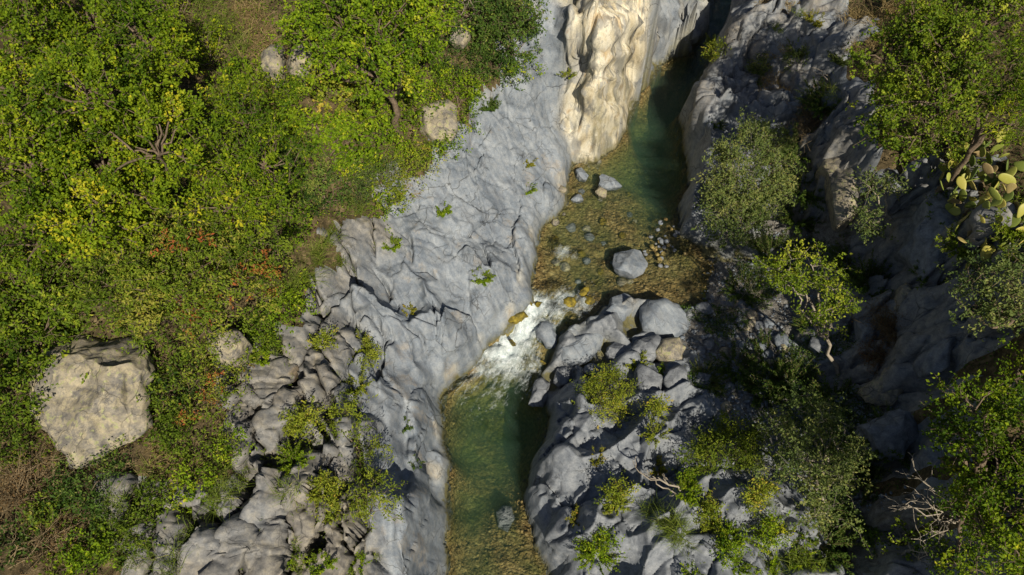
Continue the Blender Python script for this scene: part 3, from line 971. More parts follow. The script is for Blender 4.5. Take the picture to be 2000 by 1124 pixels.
# broken water: the fall between the pools, the riffle beside the big rock, lee eddies
FO = [(920,745,.6,.45),(1030,745,.6,.48),(1090,580,.5,.45),(975,770,.8,.42),(1020,645,.45,1.5),(990,680,.5,1.5),(1045,612,.35,1.4),(985,735,.9,.50),(960,790,1.0,.32),(1110,600,.5,.6),(1150,560,.4,.3),(1085,625,.3,.8),(975,655,.3,.8),(1010,770,.6,.36),(935,790,.5,.34),(1140,605,.35,.7),(1080,640,.35,.55),(950,720,.55,.7),(1040,720,.4,.6),(900,770,.5,.4),(1040,615,.55,1.0),(1100,600,.45,.75),(1010,655,.6,1.1),(985,690,.65,1.1),(1000,720,.55,.75),(960,690,.4,1.),(930,740,.45,.5),(1060,645,.4,.5),(1030,690,.4,.7),(1100,495,.30,.72),(1120,500,.22,.5),(1150,470,.3,.30),(980,760,.5,.42),(1130,620,.3,.5),(1020,740,.5,.45),(1185,500,.3,.28)]
FM = np.zeros(GX.shape)
for (a, b, r, s) in FO:
    p = W(a, b, UP if b < 600 else .3 if b < 680 else 0)
    FM = np.maximum(FM, s * 1.08 * np.exp(-((GX - p[0]) ** 2 + (GY - p[1]) ** 2) / (r * r) * .55))
tur = fbm2(GX * 2.6, GY * 2.6, 4, 201)
GZ = GL + FM * (.22 * tur + .05 * fbm2(GX * 9, GY * 9, 3, 203) + .04) + .012 * fbm2(GX * 1.7, GY * 2.2, 3, 205)
keepc = (GS[:-1, :-1] < .7) & (GS[1:, 1:] < .7)
vid2 = np.arange(GX.size).reshape(GX.shape)
FQ2 = np.stack([vid2[:-1, :-1], vid2[:-1, 1:], vid2[1:, 1:], vid2[1:, :-1]], -1)[keepc]
u, inv = np.unique(FQ2.ravel(), return_inverse=True)
top = np.stack([GX.ravel()[u], GY.ravel()[u], GZ.ravel()[u]], -1)
fq = inv.reshape(-1, 4); nt_ = len(top)
bot = top.copy(); bot[:, 2] = -3.2
e = np.concatenate([fq[:, [0, 1]], fq[:, [1, 2]], fq[:, [2, 3]], fq[:, [3, 0]]])
key = np.sort(e, 1); code = key[:, 0].astype(np.int64) * nt_ + key[:, 1]
uc, cnt = np.unique(code, return_counts=True)
be = e[np.isin(code, uc[cnt == 1])]
side = np.stack([be[:, 1], be[:, 0], be[:, 0] + nt_, be[:, 1] + nt_], -1)
fm = FM.ravel()[u]
river = mesh_obj('river', np.concatenate([top, bot]), np.concatenate([fq, fq[:, ::-1] + nt_, side]), MAT['water'], None, True, {'foam': np.concatenate([fm, fm * 0])})
tag(river, 'clear green river running through two pools joined by a white rapid', kind='structure')


# ------------------------------------------------------------------ boulders
import bmesh
_ico = {}


def ico(sub):
    if sub not in _ico:
        bm = bmesh.new(); bmesh.ops.create_icosphere(bm, subdivisions=sub, radius=1)
        bm.verts.ensure_lookup_table()
        v = np.array([p.co[:] for p in bm.verts]); f = np.array([[q.index for q in p.verts] for p in bm.faces])
        bm.free(); _ico[sub] = (v, f)
    return _ico[sub]


def stone_mesh(radius_fn, hz_up, hz_dn, seed, sub=4, cuts=9, cutd=(.62, .9), rough=.05, planes=()):
    v, f = ico(sub)
    v = v.copy()
    r_ = np.random.default_rng(seed)
    # flat facets: planes shave the ball
    for k in range(cuts):
        n = r_.normal(size=3); n[2] = n[2] * .8 + .15; n /= np.linalg.norm(n)
        c = r_.uniform(*cutd)
        d = v @ n
        v -= np.where(d > c, (d - c) * .93, 0)[:, None] * n
    for n, c in planes:
        n = np.array(n, float); n /= np.linalg.norm(n); d = v @ n
        v -= np.where(d > c, (d - c) * .97, 0)[:, None] * n
    mx = np.abs(v).max(0); v /= mx
    th = np.arctan2(v[:, 1], v[:, 0])
    R = radius_fn(th)
    p = np.stack([v[:, 0] * R, v[:, 1] * R, np.where(v[:, 2] > 0, v[:, 2] * hz_up, v[:, 2] * hz_dn)], -1)
    s = float(np.mean(R))
    nrm = v / np.linalg.norm(v, axis=1)[:, None]
    q = p / max(s, .05)
    dsp = rough * s * (fbm3(q[:, 0] * 1.6 + seed, q[:, 1] * 1.6, q[:, 2] * 1.6, 4, seed) * 1.6 - .5 * np.abs(vn3(q[:, 0] * 2.5, q[:, 1] * 2.5 + seed, q[:, 2] * 2.5, seed + 3)))
    p += nrm * dsp[:, None]
    return p, f


def outline_stone(name, outline, z, up, dn, mat, seed, label=None, cat='boulder', group=None, cuts=8, rough=.05, sub=5, planes=(), cutd=(.66, .92)):
    """outline: photo pixels of the widest section, taken to lie at height z"""
    P = np.array([W(a, b, z)[:2] for a, b in outline])
    c = (P.min(0) + P.max(0)) / 2
    Q = P - c

    def rf(th):
        out = np.zeros(th.shape)
        dx, dy = np.cos(th), np.sin(th)
        for a, b in zip(Q, np.roll(Q, -1, 0)):
            e = b - a
            den = dx * e[1] - dy * e[0]
            with np.errstate(divide='ignore', invalid='ignore'):
                t = (a[0] * e[1] - a[1] * e[0]) / den
                s = (a[0] * dy - a[1] * dx) / den
            ok = (t > 0) & (s >= -1e-6) & (s <= 1 + 1e-6)
            out = np.where(ok, np.maximum(out, t), out)
        return np.where(out <= 0, np.abs(Q).mean(), out)
    p, f = stone_mesh(rf, up, dn, seed, sub, cuts, cutd, rough, planes)
    o = mesh_obj(name, p, f, MAT[mat], None, True)
    o.location = (c[0], c[1], z)
    return tag(o, label, cat, group)


def round_stone(name, px, py, wpx, hpx, mat, seed, label=None, cat='rock', group=None, rot=0, sink=.3, flat=.55, sub=3, z=None):
    p0 = G(px, py) if z is None else W(px, py, z)
    k = mpp(p0)
    a, b = wpx * k / 2, hpx * k / 2 * 1.15
    rf = lambda th: a * b / np.sqrt((b * np.cos(th)) ** 2 + (a * np.sin(th)) ** 2)
    h = (a + b) / 2 * flat
    p, f = stone_mesh(rf, h, h, seed, sub, 8, (.6, .88), .07)
    o = mesh_obj(name, p, f, MAT[mat], None, True)
    o.location = (p0[0], p0[1], p0[2] + h * (1 - 2 * sink))
    o.rotation_euler = (0, 0, rot)
    return tag(o, label, cat, group)


BS = outline_stone
BS('boulder', [(58,775),(75,712),(120,662),(165,640),(215,655),(250,650),(285,690),(312,785),(298,825),(262,845),(205,868),(150,905),(120,908),(85,875),(66,835)], 5.75, 1.0, 1.2, 'stone_warm', 11,
   'huge tan lichen-covered boulder at the foot of the hillside shrubs', cuts=6, rough=.14, sub=6, planes=[((-.30, -.34, .9), .46), ((.66, -.5, .5), .60)])
BS('boulder', [(408,670),(415,645),(440,635),(470,640),(492,660),(488,700),(465,718),(430,710),(410,695)], 5.2, .6, .6, 'stone_warm', 12, 'rounded grey-brown boulder below the reddish shrub')
BS('boulder', [(1194,515),(1200,497),(1232,490),(1250,492),(1266,515),(1258,532),(1230,542),(1205,535)], .95, .30, .5, 'stone_grey', 13, 'pale grey rock standing alone in the shallow pool', cuts=10)
BS('boulder', [(1248,604),(1258,590),(1294,586),(1326,598),(1348,620),(1348,644),(1320,660),(1292,660),(1256,646),(1246,626)], 1.0, .50, .9, 'stone_grey', 14, 'largest round grey boulder beside the rapid, dappled with leaf shadow', cuts=9)
BS('boulder', [(1158,632),(1186,606),(1192,582),(1220,572),(1244,588),(1242,610),(1218,626),(1188,638)], .88, .36, .7, 'stone_grey', 15, 'angular grey boulder tilted against the largest round one')
BS('boulder', [(1082,690),(1110,655),(1150,645),(1184,650),(1175,680),(1150,705),(1120,712),(1092,705)], .75, .38, .7, 'stone_grey', 16, 'long grey boulder next to the white water')
BS('boulder', [(1043,648),(1052,632),(1068,628),(1085,638),(1096,660),(1085,680),(1066,678),(1048,662)], .42, .36, .5, 'stone_grey', 17, 'small boulder splashed in the middle of the rapid')
BS('boulder', [(1075,612),(1083,602),(1097,600),(1100,612),(1090,622),(1078,622)], .60, .16, .4, 'stone_moss', 18, 'mossy yellow-green stone in the foam above the splashed boulder', cat='rock') if False else None
BS('boulder', [(800,230),(825,200),(870,195),(893,212),(895,250),(880,270),(845,268),(815,252)], 4.15, .45, .7, 'stone_warm', 19, 'blocky grey-tan boulder among shrubs at the top of the slab', cuts=8)
BS('boulder', [(510,150),(515,105),(530,88),(556,95),(562,130),(560,155),(530,165)], 5.95, .55, .8, 'stone_warm', 20, 'tan cracked boulder in the dry grass, the one nearer the hillside')
BS('boulder', [(560,135),(562,100),(585,86),(612,105),(615,140),(590,158),(568,152)], 5.9, .5, .8, 'stone_warm', 21, 'tan cracked boulder in the dry grass, the one nearer the slab')
BS('boulder', [(875,80),(885,55),(910,52),(920,68),(905,85)], 5.6, .3, .5, 'stone_warm', 22, 'small tan boulder under the bright green tree')
BS('boulder', [(1030,795),(1045,745),(1062,738),(1080,745),(1075,765),(1060,792),(1045,796)], .25, .25, .5, 'stone_dark', 23, 'dark elongated rock at the edge of the lower pool', cat='rock')
BS('boulder', [(1080,745),(1086,722),(1108,716),(1116,730),(1108,752),(1092,755)], .5, .28, .5, 'stone_dark', 24, 'small dark rock beside the elongated one by the lower pool', cat='rock')
BS('boulder', [(1225,690),(1240,665),(1285,655),(1300,670),(1290,700),(1255,710)], 1.15, .3, .6, 'stone_dark', 25, 'low grey boulder just below the largest round boulder')
BS('boulder', [(1275,690),(1290,665),(1330,658),(1347,680),(1335,710),(1300,715)], 1.25, .34, .6, 'stone_warm', 26, 'brownish boulder with leaf shadows at the gully mouth')
BS('boulder', [(1180,690),(1200,668),(1225,672),(1228,700),(1200,712)], .95, .25, .5, 'stone_dark', 27, 'small grey rock between the long boulder and the low boulder', cat='rock')
BS('rock', [(1163,345),(1175,341),(1200,350),(1216,365),(1190,369),(1164,364)], .72, .16, .35, 'stone_grey', 28, 'flat pointed grey rock in the shallows below the cream cliff', cat='rock')
BS('rock', [(1122,335),(1135,328),(1149,345),(1146,354),(1130,350)], .74, .16, .3, 'stone_grey', 29, 'small grey rock at the foot of the cream cliff', cat='rock')
BS('rock', [(1162,375),(1170,365),(1186,374),(1184,384),(1168,385)], .74, .14, .3, 'stone_warm', 30, 'small tan rock beside the flat pointed one', cat='rock')
BS('rock', [(1115,390),(1122,379),(1136,381),(1140,390),(1125,396)], .74, .13, .3, 'stone_grey', 31, 'small grey rock where the slab meets the brown shallows', cat='rock')
MOSS = rock_material('boulder_moss', 'grey')
_n = NT(MOSS.node_tree)
_p = [n for n in MOSS.node_tree.nodes if n.type == 'BSDF_PRINCIPLED'][0]
_nz = _n.noise(pos_vec(_n), 7, 4, .6)
_n.l(_n.ramp(_nz, [(.3, (.03, .03, .012)), (.45, (.10, .08, .012)), (.6, (.23, .175, .02)), (.75, (.30, .25, .04))]), _p.inputs['Base Color'])
MAT['stone_moss'] = MOSS
BS('rock', [(1073,614),(1080,603),(1097,599),(1101,610),(1092,621),(1078,624)], .58, .18, .4, 'stone_moss', 18, 'mossy yellow rock in the foam above the splashed boulder', cat='rock')
BS('rock', [(1128,575),(1140,562),(1155,560),(1152,572),(1138,582)], .66, .14, .3, 'stone_moss', 32, 'mossy yellow rock at the lip of the rapid', cat='rock')
BS('rock', [(985,628),(1000,612),(1028,610),(1034,622),(1010,630)], .52, .16, .4, 'stone_moss', 33, 'long mossy rock under the slab at the head of the rapid', cat='rock')
for k, (a, b, r, zz, lab) in enumerate([(1112,592,11,.66,'small mossy rock in the foam upstream of the rapid'), (1150,588,9,.68,'small mossy rock beside the angular boulder'), (1056,598,10,.62,'small dark mossy rock at the very head of the chute'),
        (1118,640,12,.45,'small mossy rock between the splashed boulder and the angular boulder'), (1030,590,9,.68,'small mossy rock where the slab touches the rapid'), (1000,668,9,.28,'small dark rock breaking the foam of the chute'), (1062,712,12,.12,'small wet rock at the foot of the chute')]):
    BS('rock', [(a + r * 1.4 * math.cos(q), b + r * math.sin(q + .3 * k)) for q in np.arange(7) * .897], zz, .16, .35, 'stone_moss', 130 + k, lab, 'rock', cuts=9, rough=.08, sub=4)
BS('rock', [(968,1000),(980,985),(1000,990),(1008,1015),(992,1040),(972,1030)], -.35, .22, .3, 'stone_dark', 34, 'dark rock lying under the clear water of the lower pool', cat='rock')
# bulky ledges of the shaded cliff
for k, (ol, z, up, dn, lab) in enumerate([
    ([(1608,310),(1625,270),(1665,262),(1700,290),(1705,360),(1680,420),(1640,430),(1612,370)], 3.5, .7, 1.8, 'tall bulging rock knob at the head of the shaded cliff'),
    ([(1700,330),(1740,300),(1775,330),(1780,400),(1745,430),(1710,400)], 4.3, .6, 1.8, 'dark rock ledge behind the sparse cliff tree'),
    ([(1785,400),(1820,375),(1865,390),(1875,440),(1860,520),(1815,540),(1785,480)], 4.9, .6, 2.2, 'dark rock pillar below the prickly pear'),
    ([(1728,590),(1755,545),(1800,535),(1830,565),(1815,610),(1765,625),(1735,615)], 3.5, .6, 1.4, 'rounded dark rock ledge above the brown dry bush'),
    ([(1668,590),(1690,578),(1718,600),(1722,640),(1700,690),(1672,680),(1662,630)], 2.5, .6, 1.4, 'pointed dark rock at the foot of the shaded cliff'),
    ([(1675,760),(1710,715),(1770,700),(1800,725),(1780,775),(1720,800),(1685,790)], 2.9, .5, 1.2, 'broad pale-topped rock slab below the dry red bush'),
    ([(1790,700),(1830,640),(1870,630),(1885,680),(1850,740),(1805,745)], 4.5, .6, 1.8, 'slanting dark rock rib in the shaded cliff'),
    ([(1680,830),(1730,800),(1790,810),(1810,860),(1770,900),(1700,880)], 3.0, .5, 1.3, 'broad dark rock slab under the slanting rib'),
    ([(1800,870),(1850,830),(1880,880),(1870,960),(1830,990),(1805,930)], 4.2, .6, 2.0, 'steep dark rock rib beside the black hollow')]):
    BS('cliff_ledge', ol, z, up, dn, 'stone_warm' if k in (0, 3, 5) else 'stone_dark', 80 + k, lab, 'rock', cuts=18, rough=.09, cutd=(.5, .85))
# the gully: rocks by hand, cobbles in a loop
for k, (a, b, w, h, mt, lab) in enumerate([
    (1375,605,40,26,'stone_dark','dark rock at the shaded edge of the upper pool'), (1420,590,50,34,'stone_dark','dark rock under the hanging roots in the gully'),
    (1345,620,30,22,'stone_dark','small rock tucked behind the largest round boulder'), (1530,672,46,32,'stone_grey','grey rock lying below the slim tree in the gully'),
    (1600,680,60,40,'stone_dark','dark rock at the foot of the slim tree'), (1370,745,44,32,'stone_dark','dark rock beside the round dark green bush'),
    (1318,740,60,44,'stone_dark','grey boulder dappled with shade above the spiky bush'), (1265,745,70,50,'stone_dark','grey boulder beside the yellow-green bush on the rocks'),
    (1380,800,40,30,'stone_grey','grey rock in the shaded gravel by the spiky bush'), (1160,725,44,26,'stone_dark','smooth dark slab of rock above the yellow-green bush')]):
    round_stone('rock', a, b, w, h, mt, 40 + k, lab, 'rock', sink=.3, sub=4, rot=k * .7)
rg = np.random.default_rng(5)
for k in range(70):
    a, b = rg.uniform(1370, 1560), rg.uniform(590, 820)
    if b < 650 and a > 1500:
        a -= 90
    s = rg.uniform(7, 22)
    round_stone('cobble', a, b, s * rg.uniform(1, 1.5), s, rg.choice(['stone_grey', 'stone_dark', 'stone_warm']), 100 + k % 9, 'small loose cobble lying in the shaded gravel of the gully', 'cobble',
                'cobbles in the gully gravel', rot=rg.uniform(0, 3), sub=2, sink=.25)
for k in range(46):
    a, b = rg.normal(1300, 26), rg.normal(478, 24)
    s = rg.uniform(4, 10)
    round_stone('cobble', a, b, s * rg.uniform(1, 1.5), s, rg.choice(['stone_dark', 'stone_grey', 'bed']), 100 + k % 9, 'small pale cobble in the shallows near the lone grey rock', 'cobble',
                'cobbles in the shallows', rot=rg.uniform(0, 3), sub=2, sink=.0, z=UP - .03)
for k in range(26):
    a, b = rg.uniform(1080, 1240), rg.uniform(370, 560)
    s = rg.uniform(8, 20)
    round_stone('cobble', a, b, s * rg.uniform(1, 1.4), s, rg.choice(['stone_moss', 'stone_warm', 'stone_dark']), 100 + k % 9, 'brown cobble under the clear shallow water of the upper pool', 'cobble',
                'cobbles on the river bed', rot=rg.uniform(0, 3), sub=2, sink=.25)


# ------------------------------------------------------------------ plants
def unit(a):
    return a / np.maximum(np.linalg.norm(a, axis=-1, keepdims=True), 1e-9)


class Leaves:
    def __init__(s):
        s.p, s.d, s.n, s.l, s.w, s.r, s.a = [], [], [], [], [], [], []

    def add(s, p, d, n, l, w, r, a=None):
        s.p.append(p); s.d.append(unit(d)); s.n.append(n); s.l.append(np.broadcast_to(l, len(p))); s.w.append(np.broadcast_to(w, len(p))); s.r.append(r)
        s.a.append(np.zeros(len(p)) if a is None else a)

    def build(s, name, mat, parent, org, fold=.18, droop=.12):
        p = np.concatenate(s.p); d = np.concatenate(s.d); n = np.concatenate(s.n); l = np.concatenate(s.l)[:, None]; w = np.concatenate(s.w)[:, None]
        r = np.concatenate(s.r); a = np.concatenate(s.a)
        sd_ = unit(np.cross(d, n)); n = np.cross(sd_, d)
        mid = p + d * l * .48
        v = np.stack([p, mid + sd_ * w / 2 + n * w * fold, p + d * l - n * l * droop, mid - sd_ * w / 2 + n * w * fold], 1).reshape(-1, 3) - np.asarray(org)
        f = np.arange(len(v)).reshape(-1, 4)
        return mesh_obj(name, v, f, MAT[mat], parent, False, {'rnd': np.repeat(np.clip(r, 0, 1), 4), 'acc': np.repeat(a, 4)})


def tubes(name, lines, mat, parent, org, sides=5):
    """lines: list of (points (k,3), radii (k))"""
    V, F = [], []
    o = 0
    ang_ = np.arange(sides) * 2 * math.pi / sides
    for pts, rad in lines:
        pts = np.asarray(pts, float); k = len(pts)
        t = unit(np.gradient(pts, axis=0))
        ref = np.where(np.abs(t[:, 2:3]) > .9, np.array([[1., 0, 0]]), np.array([[0, 0, 1.]]))
        a = unit(np.cross(t, ref)); b = np.cross(t, a)
        ring = pts[:, None] + (np.cos(ang_)[None, :, None] * a[:, None] + np.sin(ang_)[None, :, None] * b[:, None]) * np.asarray(rad)[:, None, None]
        V.append(ring.reshape(-1, 3))
        i = np.arange(k - 1)[:, None] * sides + np.arange(sides)[None]
        j = np.arange(k - 1)[:, None] * sides + (np.arange(sides)[None] + 1) % sides
        F.append(np.stack([i, j, j + sides, i + sides], -1).reshape(-1, 4) + o)
        o += k * sides
    return mesh_obj(name, np.concatenate(V) - np.asarray(org), np.concatenate(F), MAT[mat], parent, True)


def wig(a, b, n, amp, r_, sag=0.0):
    t = np.linspace(0, 1, n)[:, None]
    p = a + (b - a) * t
    L = np.linalg.norm(b - a)
    nz = np.cumsum(r_.normal(0, 1, (n, 3)), 0); nz -= nz[0] + (nz[-1] - nz[0]) * t
    return p + nz * amp * L / n + np.array([0, 0, 1]) * (np.sin(t * math.pi) * sag * L)


def above(px, py, lift):
    """point on the pixel's sight line that is `lift` above the ground"""
    d = ray(px, py)
    t = np.linspace(6, 48, 2400)
    x, y, z = d[0] * t, d[1] * t, CAMZ + d[2] * t
    k = np.argmax(z < ground(x, y) + lift)
    return np.array([x[k], y[k], z[k]])


def crown_tree(name, lobes, mat, label, cat='tree', leaf=(.085, .055), clumps=9, twigs=11, per=13, seed=1, bark='bark', base=None, group=None, acc=0.0, flat=.8, shell=.45, limb=.05, cr=.34, twl=.30, lean=None, sky_up=.65, hv=.5, sit=None):
    """lobes: (px, py, z, radius px). The trunk stands on the ground below the crown."""
    r_ = np.random.default_rng(seed)
    if (cat == 'tree') if sit is None else not sit:
        Lc = [W(a, b, z) for a, b, z, _ in lobes]
        Lr = [r * mpp(c) for c, (_, _, _, r) in zip(Lc, lobes)]
    else:                         # shrubs sit on the slope
        Lc, Lr = [], []
        for a, b, z, r in lobes:
            R = 1.18 * r * mpp(G(a, b))
            Lc.append(above(a, b, R * .62)); Lr.append(R)
    cen = np.mean(Lc, 0)
    if base is None:
        bx, by = cen[0] + (lean[0] if lean else 0), cen[1] + (lean[1] if lean else 0)
        bs = np.array([bx, by, float(ground(bx, by)) - .15])
    else:
        bs = np.asarray(base, float) - np.array([0, 0, .1])
    root = empty(name, bs, label, cat, group)
    LV_ = Leaves(); lines = []
    fork = bs + (cen - bs) * .45
    lines.append((wig(bs, fork, 6, .25, r_), np.linspace(limb * 1.7, limb * 1.2, 6)))
    for c, R in zip(Lc, Lr):
        inner = c - np.array([0, 0, R * .35])
        lines.append((wig(fork, inner, 8, .35, r_, .06), np.linspace(limb * 1.05, limb * .45, 8)))
        nc = max(4, int(clumps * 1.45 * (R / .8) ** 1.6))
        d = unit(r_.normal(size=(nc, 3)) + np.array([0, 0, .35]))
        rad = R * (shell + (1.02 - shell) * r_.random(nc) ** .6) * (1 + .22 * r_.normal(size=nc))
        cc = c + d * rad[:, None] * np.array([1, 1, flat])
        csh = r_.normal(0, .16, nc) + r_.normal(0, .10)
        cac = (r_.random(nc) < acc).astype(float)
        for k in range(nc):
            lines.append((wig(inner, cc[k], 5, .4, r_, .05), np.linspace(limb * .4, limb * .12, 5)))
            od = unit(d[k] + np.array([0, 0, sky_up * .6]))
            tp_ = cc[k] + r_.normal(size=(twigs, 3)) * cr * .5 * np.array([1, 1, .75])
            td = unit(od * .8 + r_.normal(size=(twigs, 3)) * .65)
            for q in range(0, twigs, 3):
                lines.append((np.array([cc[k], tp_[q], tp_[q] + td[q] * twl]), np.array([limb * .12, limb * .09, limb * .05])))
            n = twigs * per
            tt_ = r_.random((twigs, per, 1))
            P = tp_[:, None] + td[:, None] * tt_ * twl + r_.normal(size=(twigs, per, 3)) * .035
            D = td[:, None] * .6 + r_.normal(size=(twigs, per, 3)) * .75
            NN = np.array([sd[0] * .25, sd[1] * .25, sky_up]) + d[k] * .35 + r_.normal(size=(twigs, 1, 3)) * .4 + r_.normal(size=(twigs, per, 3)) * .33
            sz = r_.uniform(.6, 1.3, n)
            rr = hv + csh[k] + r_.normal(0, .15, n) + np.repeat(r_.normal(0, .12, twigs), per)
            ac = np.repeat(((r_.random(twigs) < .6) * cac[k]), per) * r_.uniform(.4, 1, n)
            LV_.add(P.reshape(-1, 3), D.reshape(-1, 3), NN.reshape(-1, 3), leaf[0] * 1.08 * sz, leaf[1] * 1.25 * sz, rr, ac)
    tr_ = tubes('trunk', lines[:1], bark, root, bs, 7)
    tubes('branches', lines[1:], bark, tr_, bs, 5)
    LV_.build('crown', mat, root, bs)
    return root


def stem_bush(name, pos, mat, label, cat='bush', n=60, length=1.2, spread=1.0, leaf=(.09, .022), gap=.02, seed=1, group=None, up=1.0, stem='stem', start=.2, width=.25, bend=.35, lean=(0, 0), hv=.55, side=3, rad=.006, loose=0.1):
    """stems rising from one foot, leafy along their length (oleander, willow, young shoots)"""
    r_ = np.random.default_rng(seed)
    pos = np.asarray(pos, float) - np.array([0, 0, .04])
    root = empty(name, pos, label, cat, group)
    LV_ = Leaves(); lines = []
    for k in range(n):
        az = r_.uniform(0, 2 * math.pi); sp = spread * math.sqrt(r_.random())
        d0 = unit(np.array([math.cos(az) * sp + lean[0], math.sin(az) * sp + lean[1], up]))
        L = length * r_.uniform(.55, 1.1)
        m = 9
        t = np.linspace(0, 1, m)[:, None]
        st_ = pos + np.array([math.cos(az), math.sin(az), 0]) * width * math.sqrt(r_.random())
        out = np.array([d0[0], d0[1], 0])
        P = st_ + d0 * L * t + out * (t ** 2) * L * bend - np.array([0, 0, 1]) * (t ** 2) * L * bend * .5 + np.cumsum(r_.normal(0, .012 * L, (m, 3)), 0) * t
        lines.append((P, np.linspace(rad * 1.4, rad * .5, m) * (1 + L * .3)))
        nl = max(6, int(L * (1 - start) / gap))
        tt_ = np.sort(r_.uniform(start, 1.0, nl))
        idx = np.clip(tt_ * (m - 1), 0, m - 1.001); i0 = idx.astype(int); fr = (idx - i0)[:, None]
        Q = P[i0] * (1 - fr) + P[i0 + 1] * fr
        T = unit(P[i0 + 1] - P[i0])
        rv = unit(r_.normal(size=(nl, 3))); rv = unit(rv - T * (rv * T).sum(1, keepdims=True))
        D = T * .75 + rv * .8 + r_.normal(size=(nl, 3)) * loose
        NN = T * .8 - rv * .6 + np.array([0, 0, .5]) + r_.normal(size=(nl, 3)) * .25
        sz = r_.uniform(.7, 1.2, nl) * (1 - .45 * (tt_ > .9))
        LV_.add(Q, D, NN, leaf[0] * sz, leaf[1] * sz, hv + r_.normal(0, .16, nl) + .25 * (tt_ - .6) + r_.normal(0, .08))
    tubes('stems', lines, stem, root, pos, 4)
    LV_.build('foliage', mat, root, pos)
    return root


def grass_blades(r_, pos, n, length, spread, width=.012, rad=.15, lean=(0, 0), segs=4):
    """arching blades: (verts, quads, rnd)"""
    az = r_.uniform(0, 2 * math.pi, n); sp = spread * np.sqrt(r_.random(n))
    d0 = unit(np.stack([np.cos(az) * sp + lean[0], np.sin(az) * sp + lean[1], np.ones(n)], 1))
    L = length * r_.uniform(.5, 1.15, n)
    rr = rad * np.sqrt(r_.random(n)); a2 = r_.uniform(0, 2 * math.pi, n)
    st_ = pos + np.stack([np.cos(a2) * rr, np.sin(a2) * rr, np.zeros(n)], 1)
    out = np.stack([d0[:, 0], d0[:, 1], np.zeros(n)], 1)
    sdv = unit(np.cross(d0, r_.normal(size=(n, 3))))
    rows = []
    for k in range(segs + 1):
        t = k / segs
        c = st_ + d0 * (L * t)[:, None] + out * (L * .55 * t * t)[:, None] - np.array([0, 0, 1]) * (L * .45 * t * t)[:, None]
        w = width * (1 - t * .92) / 2
        rows += [c - sdv * w, c + sdv * w]
    V = np.stack(rows, 1)
    m = 2 * (segs + 1)
    f = np.array([[2 * k, 2 * k + 1, 2 * k + 3, 2 * k + 2] for k in range(segs)])
    F = (np.arange(n)[:, None, None] * m + f[None]).reshape(-1, 4)
    return V.reshape(-1, 3), F, np.repeat(np.clip(r_.normal(.5, .22, n), 0, 1), m)


def grass_tuft(name, pos, mat, label, cat='grass tuft', n=160, length=.5, spread=.8, seed=1, rad=.2, group=None, width=.014, lean=(0, 0), parts=1, stretch=None):
    r_ = np.random.default_rng(seed)
    pos = np.asarray(pos, float) - np.array([0, 0, .03])
    Vs, Fs, Rs = [], [], []; o = 0
    for k in range(parts):
        if stretch is not None and parts > 1:
            q = pos + np.array([stretch[0], stretch[1], 0]) * (k / (parts - 1) - .5) + np.array([*r_.normal(0, .08, 2), 0])
            q[2] = float(ground(q[0], q[1])) - .03
        else:
            q = pos
        V, F, R = grass_blades(r_, q, n // parts, length, spread, width, rad, lean)
        Vs.append(V); Fs.append(F + o); Rs.append(R); o += len(V)
    ob = mesh_obj(name, np.concatenate(Vs) - pos, np.concatenate(Fs), MAT[mat], None, False, {'rnd': np.concatenate(Rs), 'acc': np.zeros(o)})
    ob.location = pos
    return tag(ob, label, cat, group)


def dead_branches(name, pos, label, n=7, length=1.5, seed=1, dirv=(0, 1, .4), spread=.6, mat='bark_pale', rad=.018, cat='branch', sub=4):
    r_ = np.random.default_rng(seed)
    pos = np.asarray(pos, float)
    lines = []
    for k in range(n):
        d = unit(np.array(dirv) + r_.normal(size=3) * spread)
        L = length * r_.uniform(.5, 1.1)
        P = wig(pos + r_.normal(size=3) * .05, pos + d * L, 9, .5, r_, .08)
        lines.append((P, np.linspace(rad, rad * .3, 9)))
        for q in range(sub):
            i = r_.integers(2, 8)
            d2 = unit(d + r_.normal(size=3) * .7)
            lines.append((wig(P[i], P[i] + d2 * L * r_.uniform(.2, .45), 6, .5, r_), np.linspace(rad * .45, rad * .15, 6)))
    o = tubes(name, lines, mat, None, pos, 4)
    o.location = pos
    return tag(o, label, cat)


def root_tangle(name, pos, label, cat, n, length, mat, seed, spread=1.0, rad=.005, leafmat=None, leaf=(.04, .02), up=.8):
    """a dry bush: fine twigs in all directions"""
    r_ = np.random.default_rng(seed)
    pos = np.asarray(pos, float) - np.array([0, 0, .05])
    root = empty(name, pos, label, cat)
    lines = []; LV_ = Leaves()
    for k in range(n):
        d = unit(np.array([r_.normal() * spread, r_.normal() * spread, up]))
        L = length * r_.uniform(.4, 1.1)
        P = wig(pos + np.append(r_.normal(size=2) * length * .2, 0), pos + d * L + np.append(r_.normal(size=2) * length * .15, 0), 6, .7, r_, .1)
        lines.append((P, np.linspace(rad, rad * .4, 6)))
        for q in range(3):
            i = r_.integers(1, 5); d2 = unit(d + r_.normal(size=3) * .8)
            lines.append((wig(P[i], P[i] + d2 * L * .35, 4, .6, r_), np.linspace(rad * .6, rad * .3, 4)))
        if leafmat:
            m = 16
            Q = P[r_.integers(1, 6, m)] + r_.normal(size=(m, 3)) * .08 * length
            LV_.add(Q, r_.normal(size=(m, 3)), r_.normal(size=(m, 3)) + [0, 0, .6], leaf[0], leaf[1], r_.random(m))
    tubes('twigs', lines, mat, root, pos, 3)
    if leafmat:
        LV_.build('foliage', leafmat, root, pos)
    return root


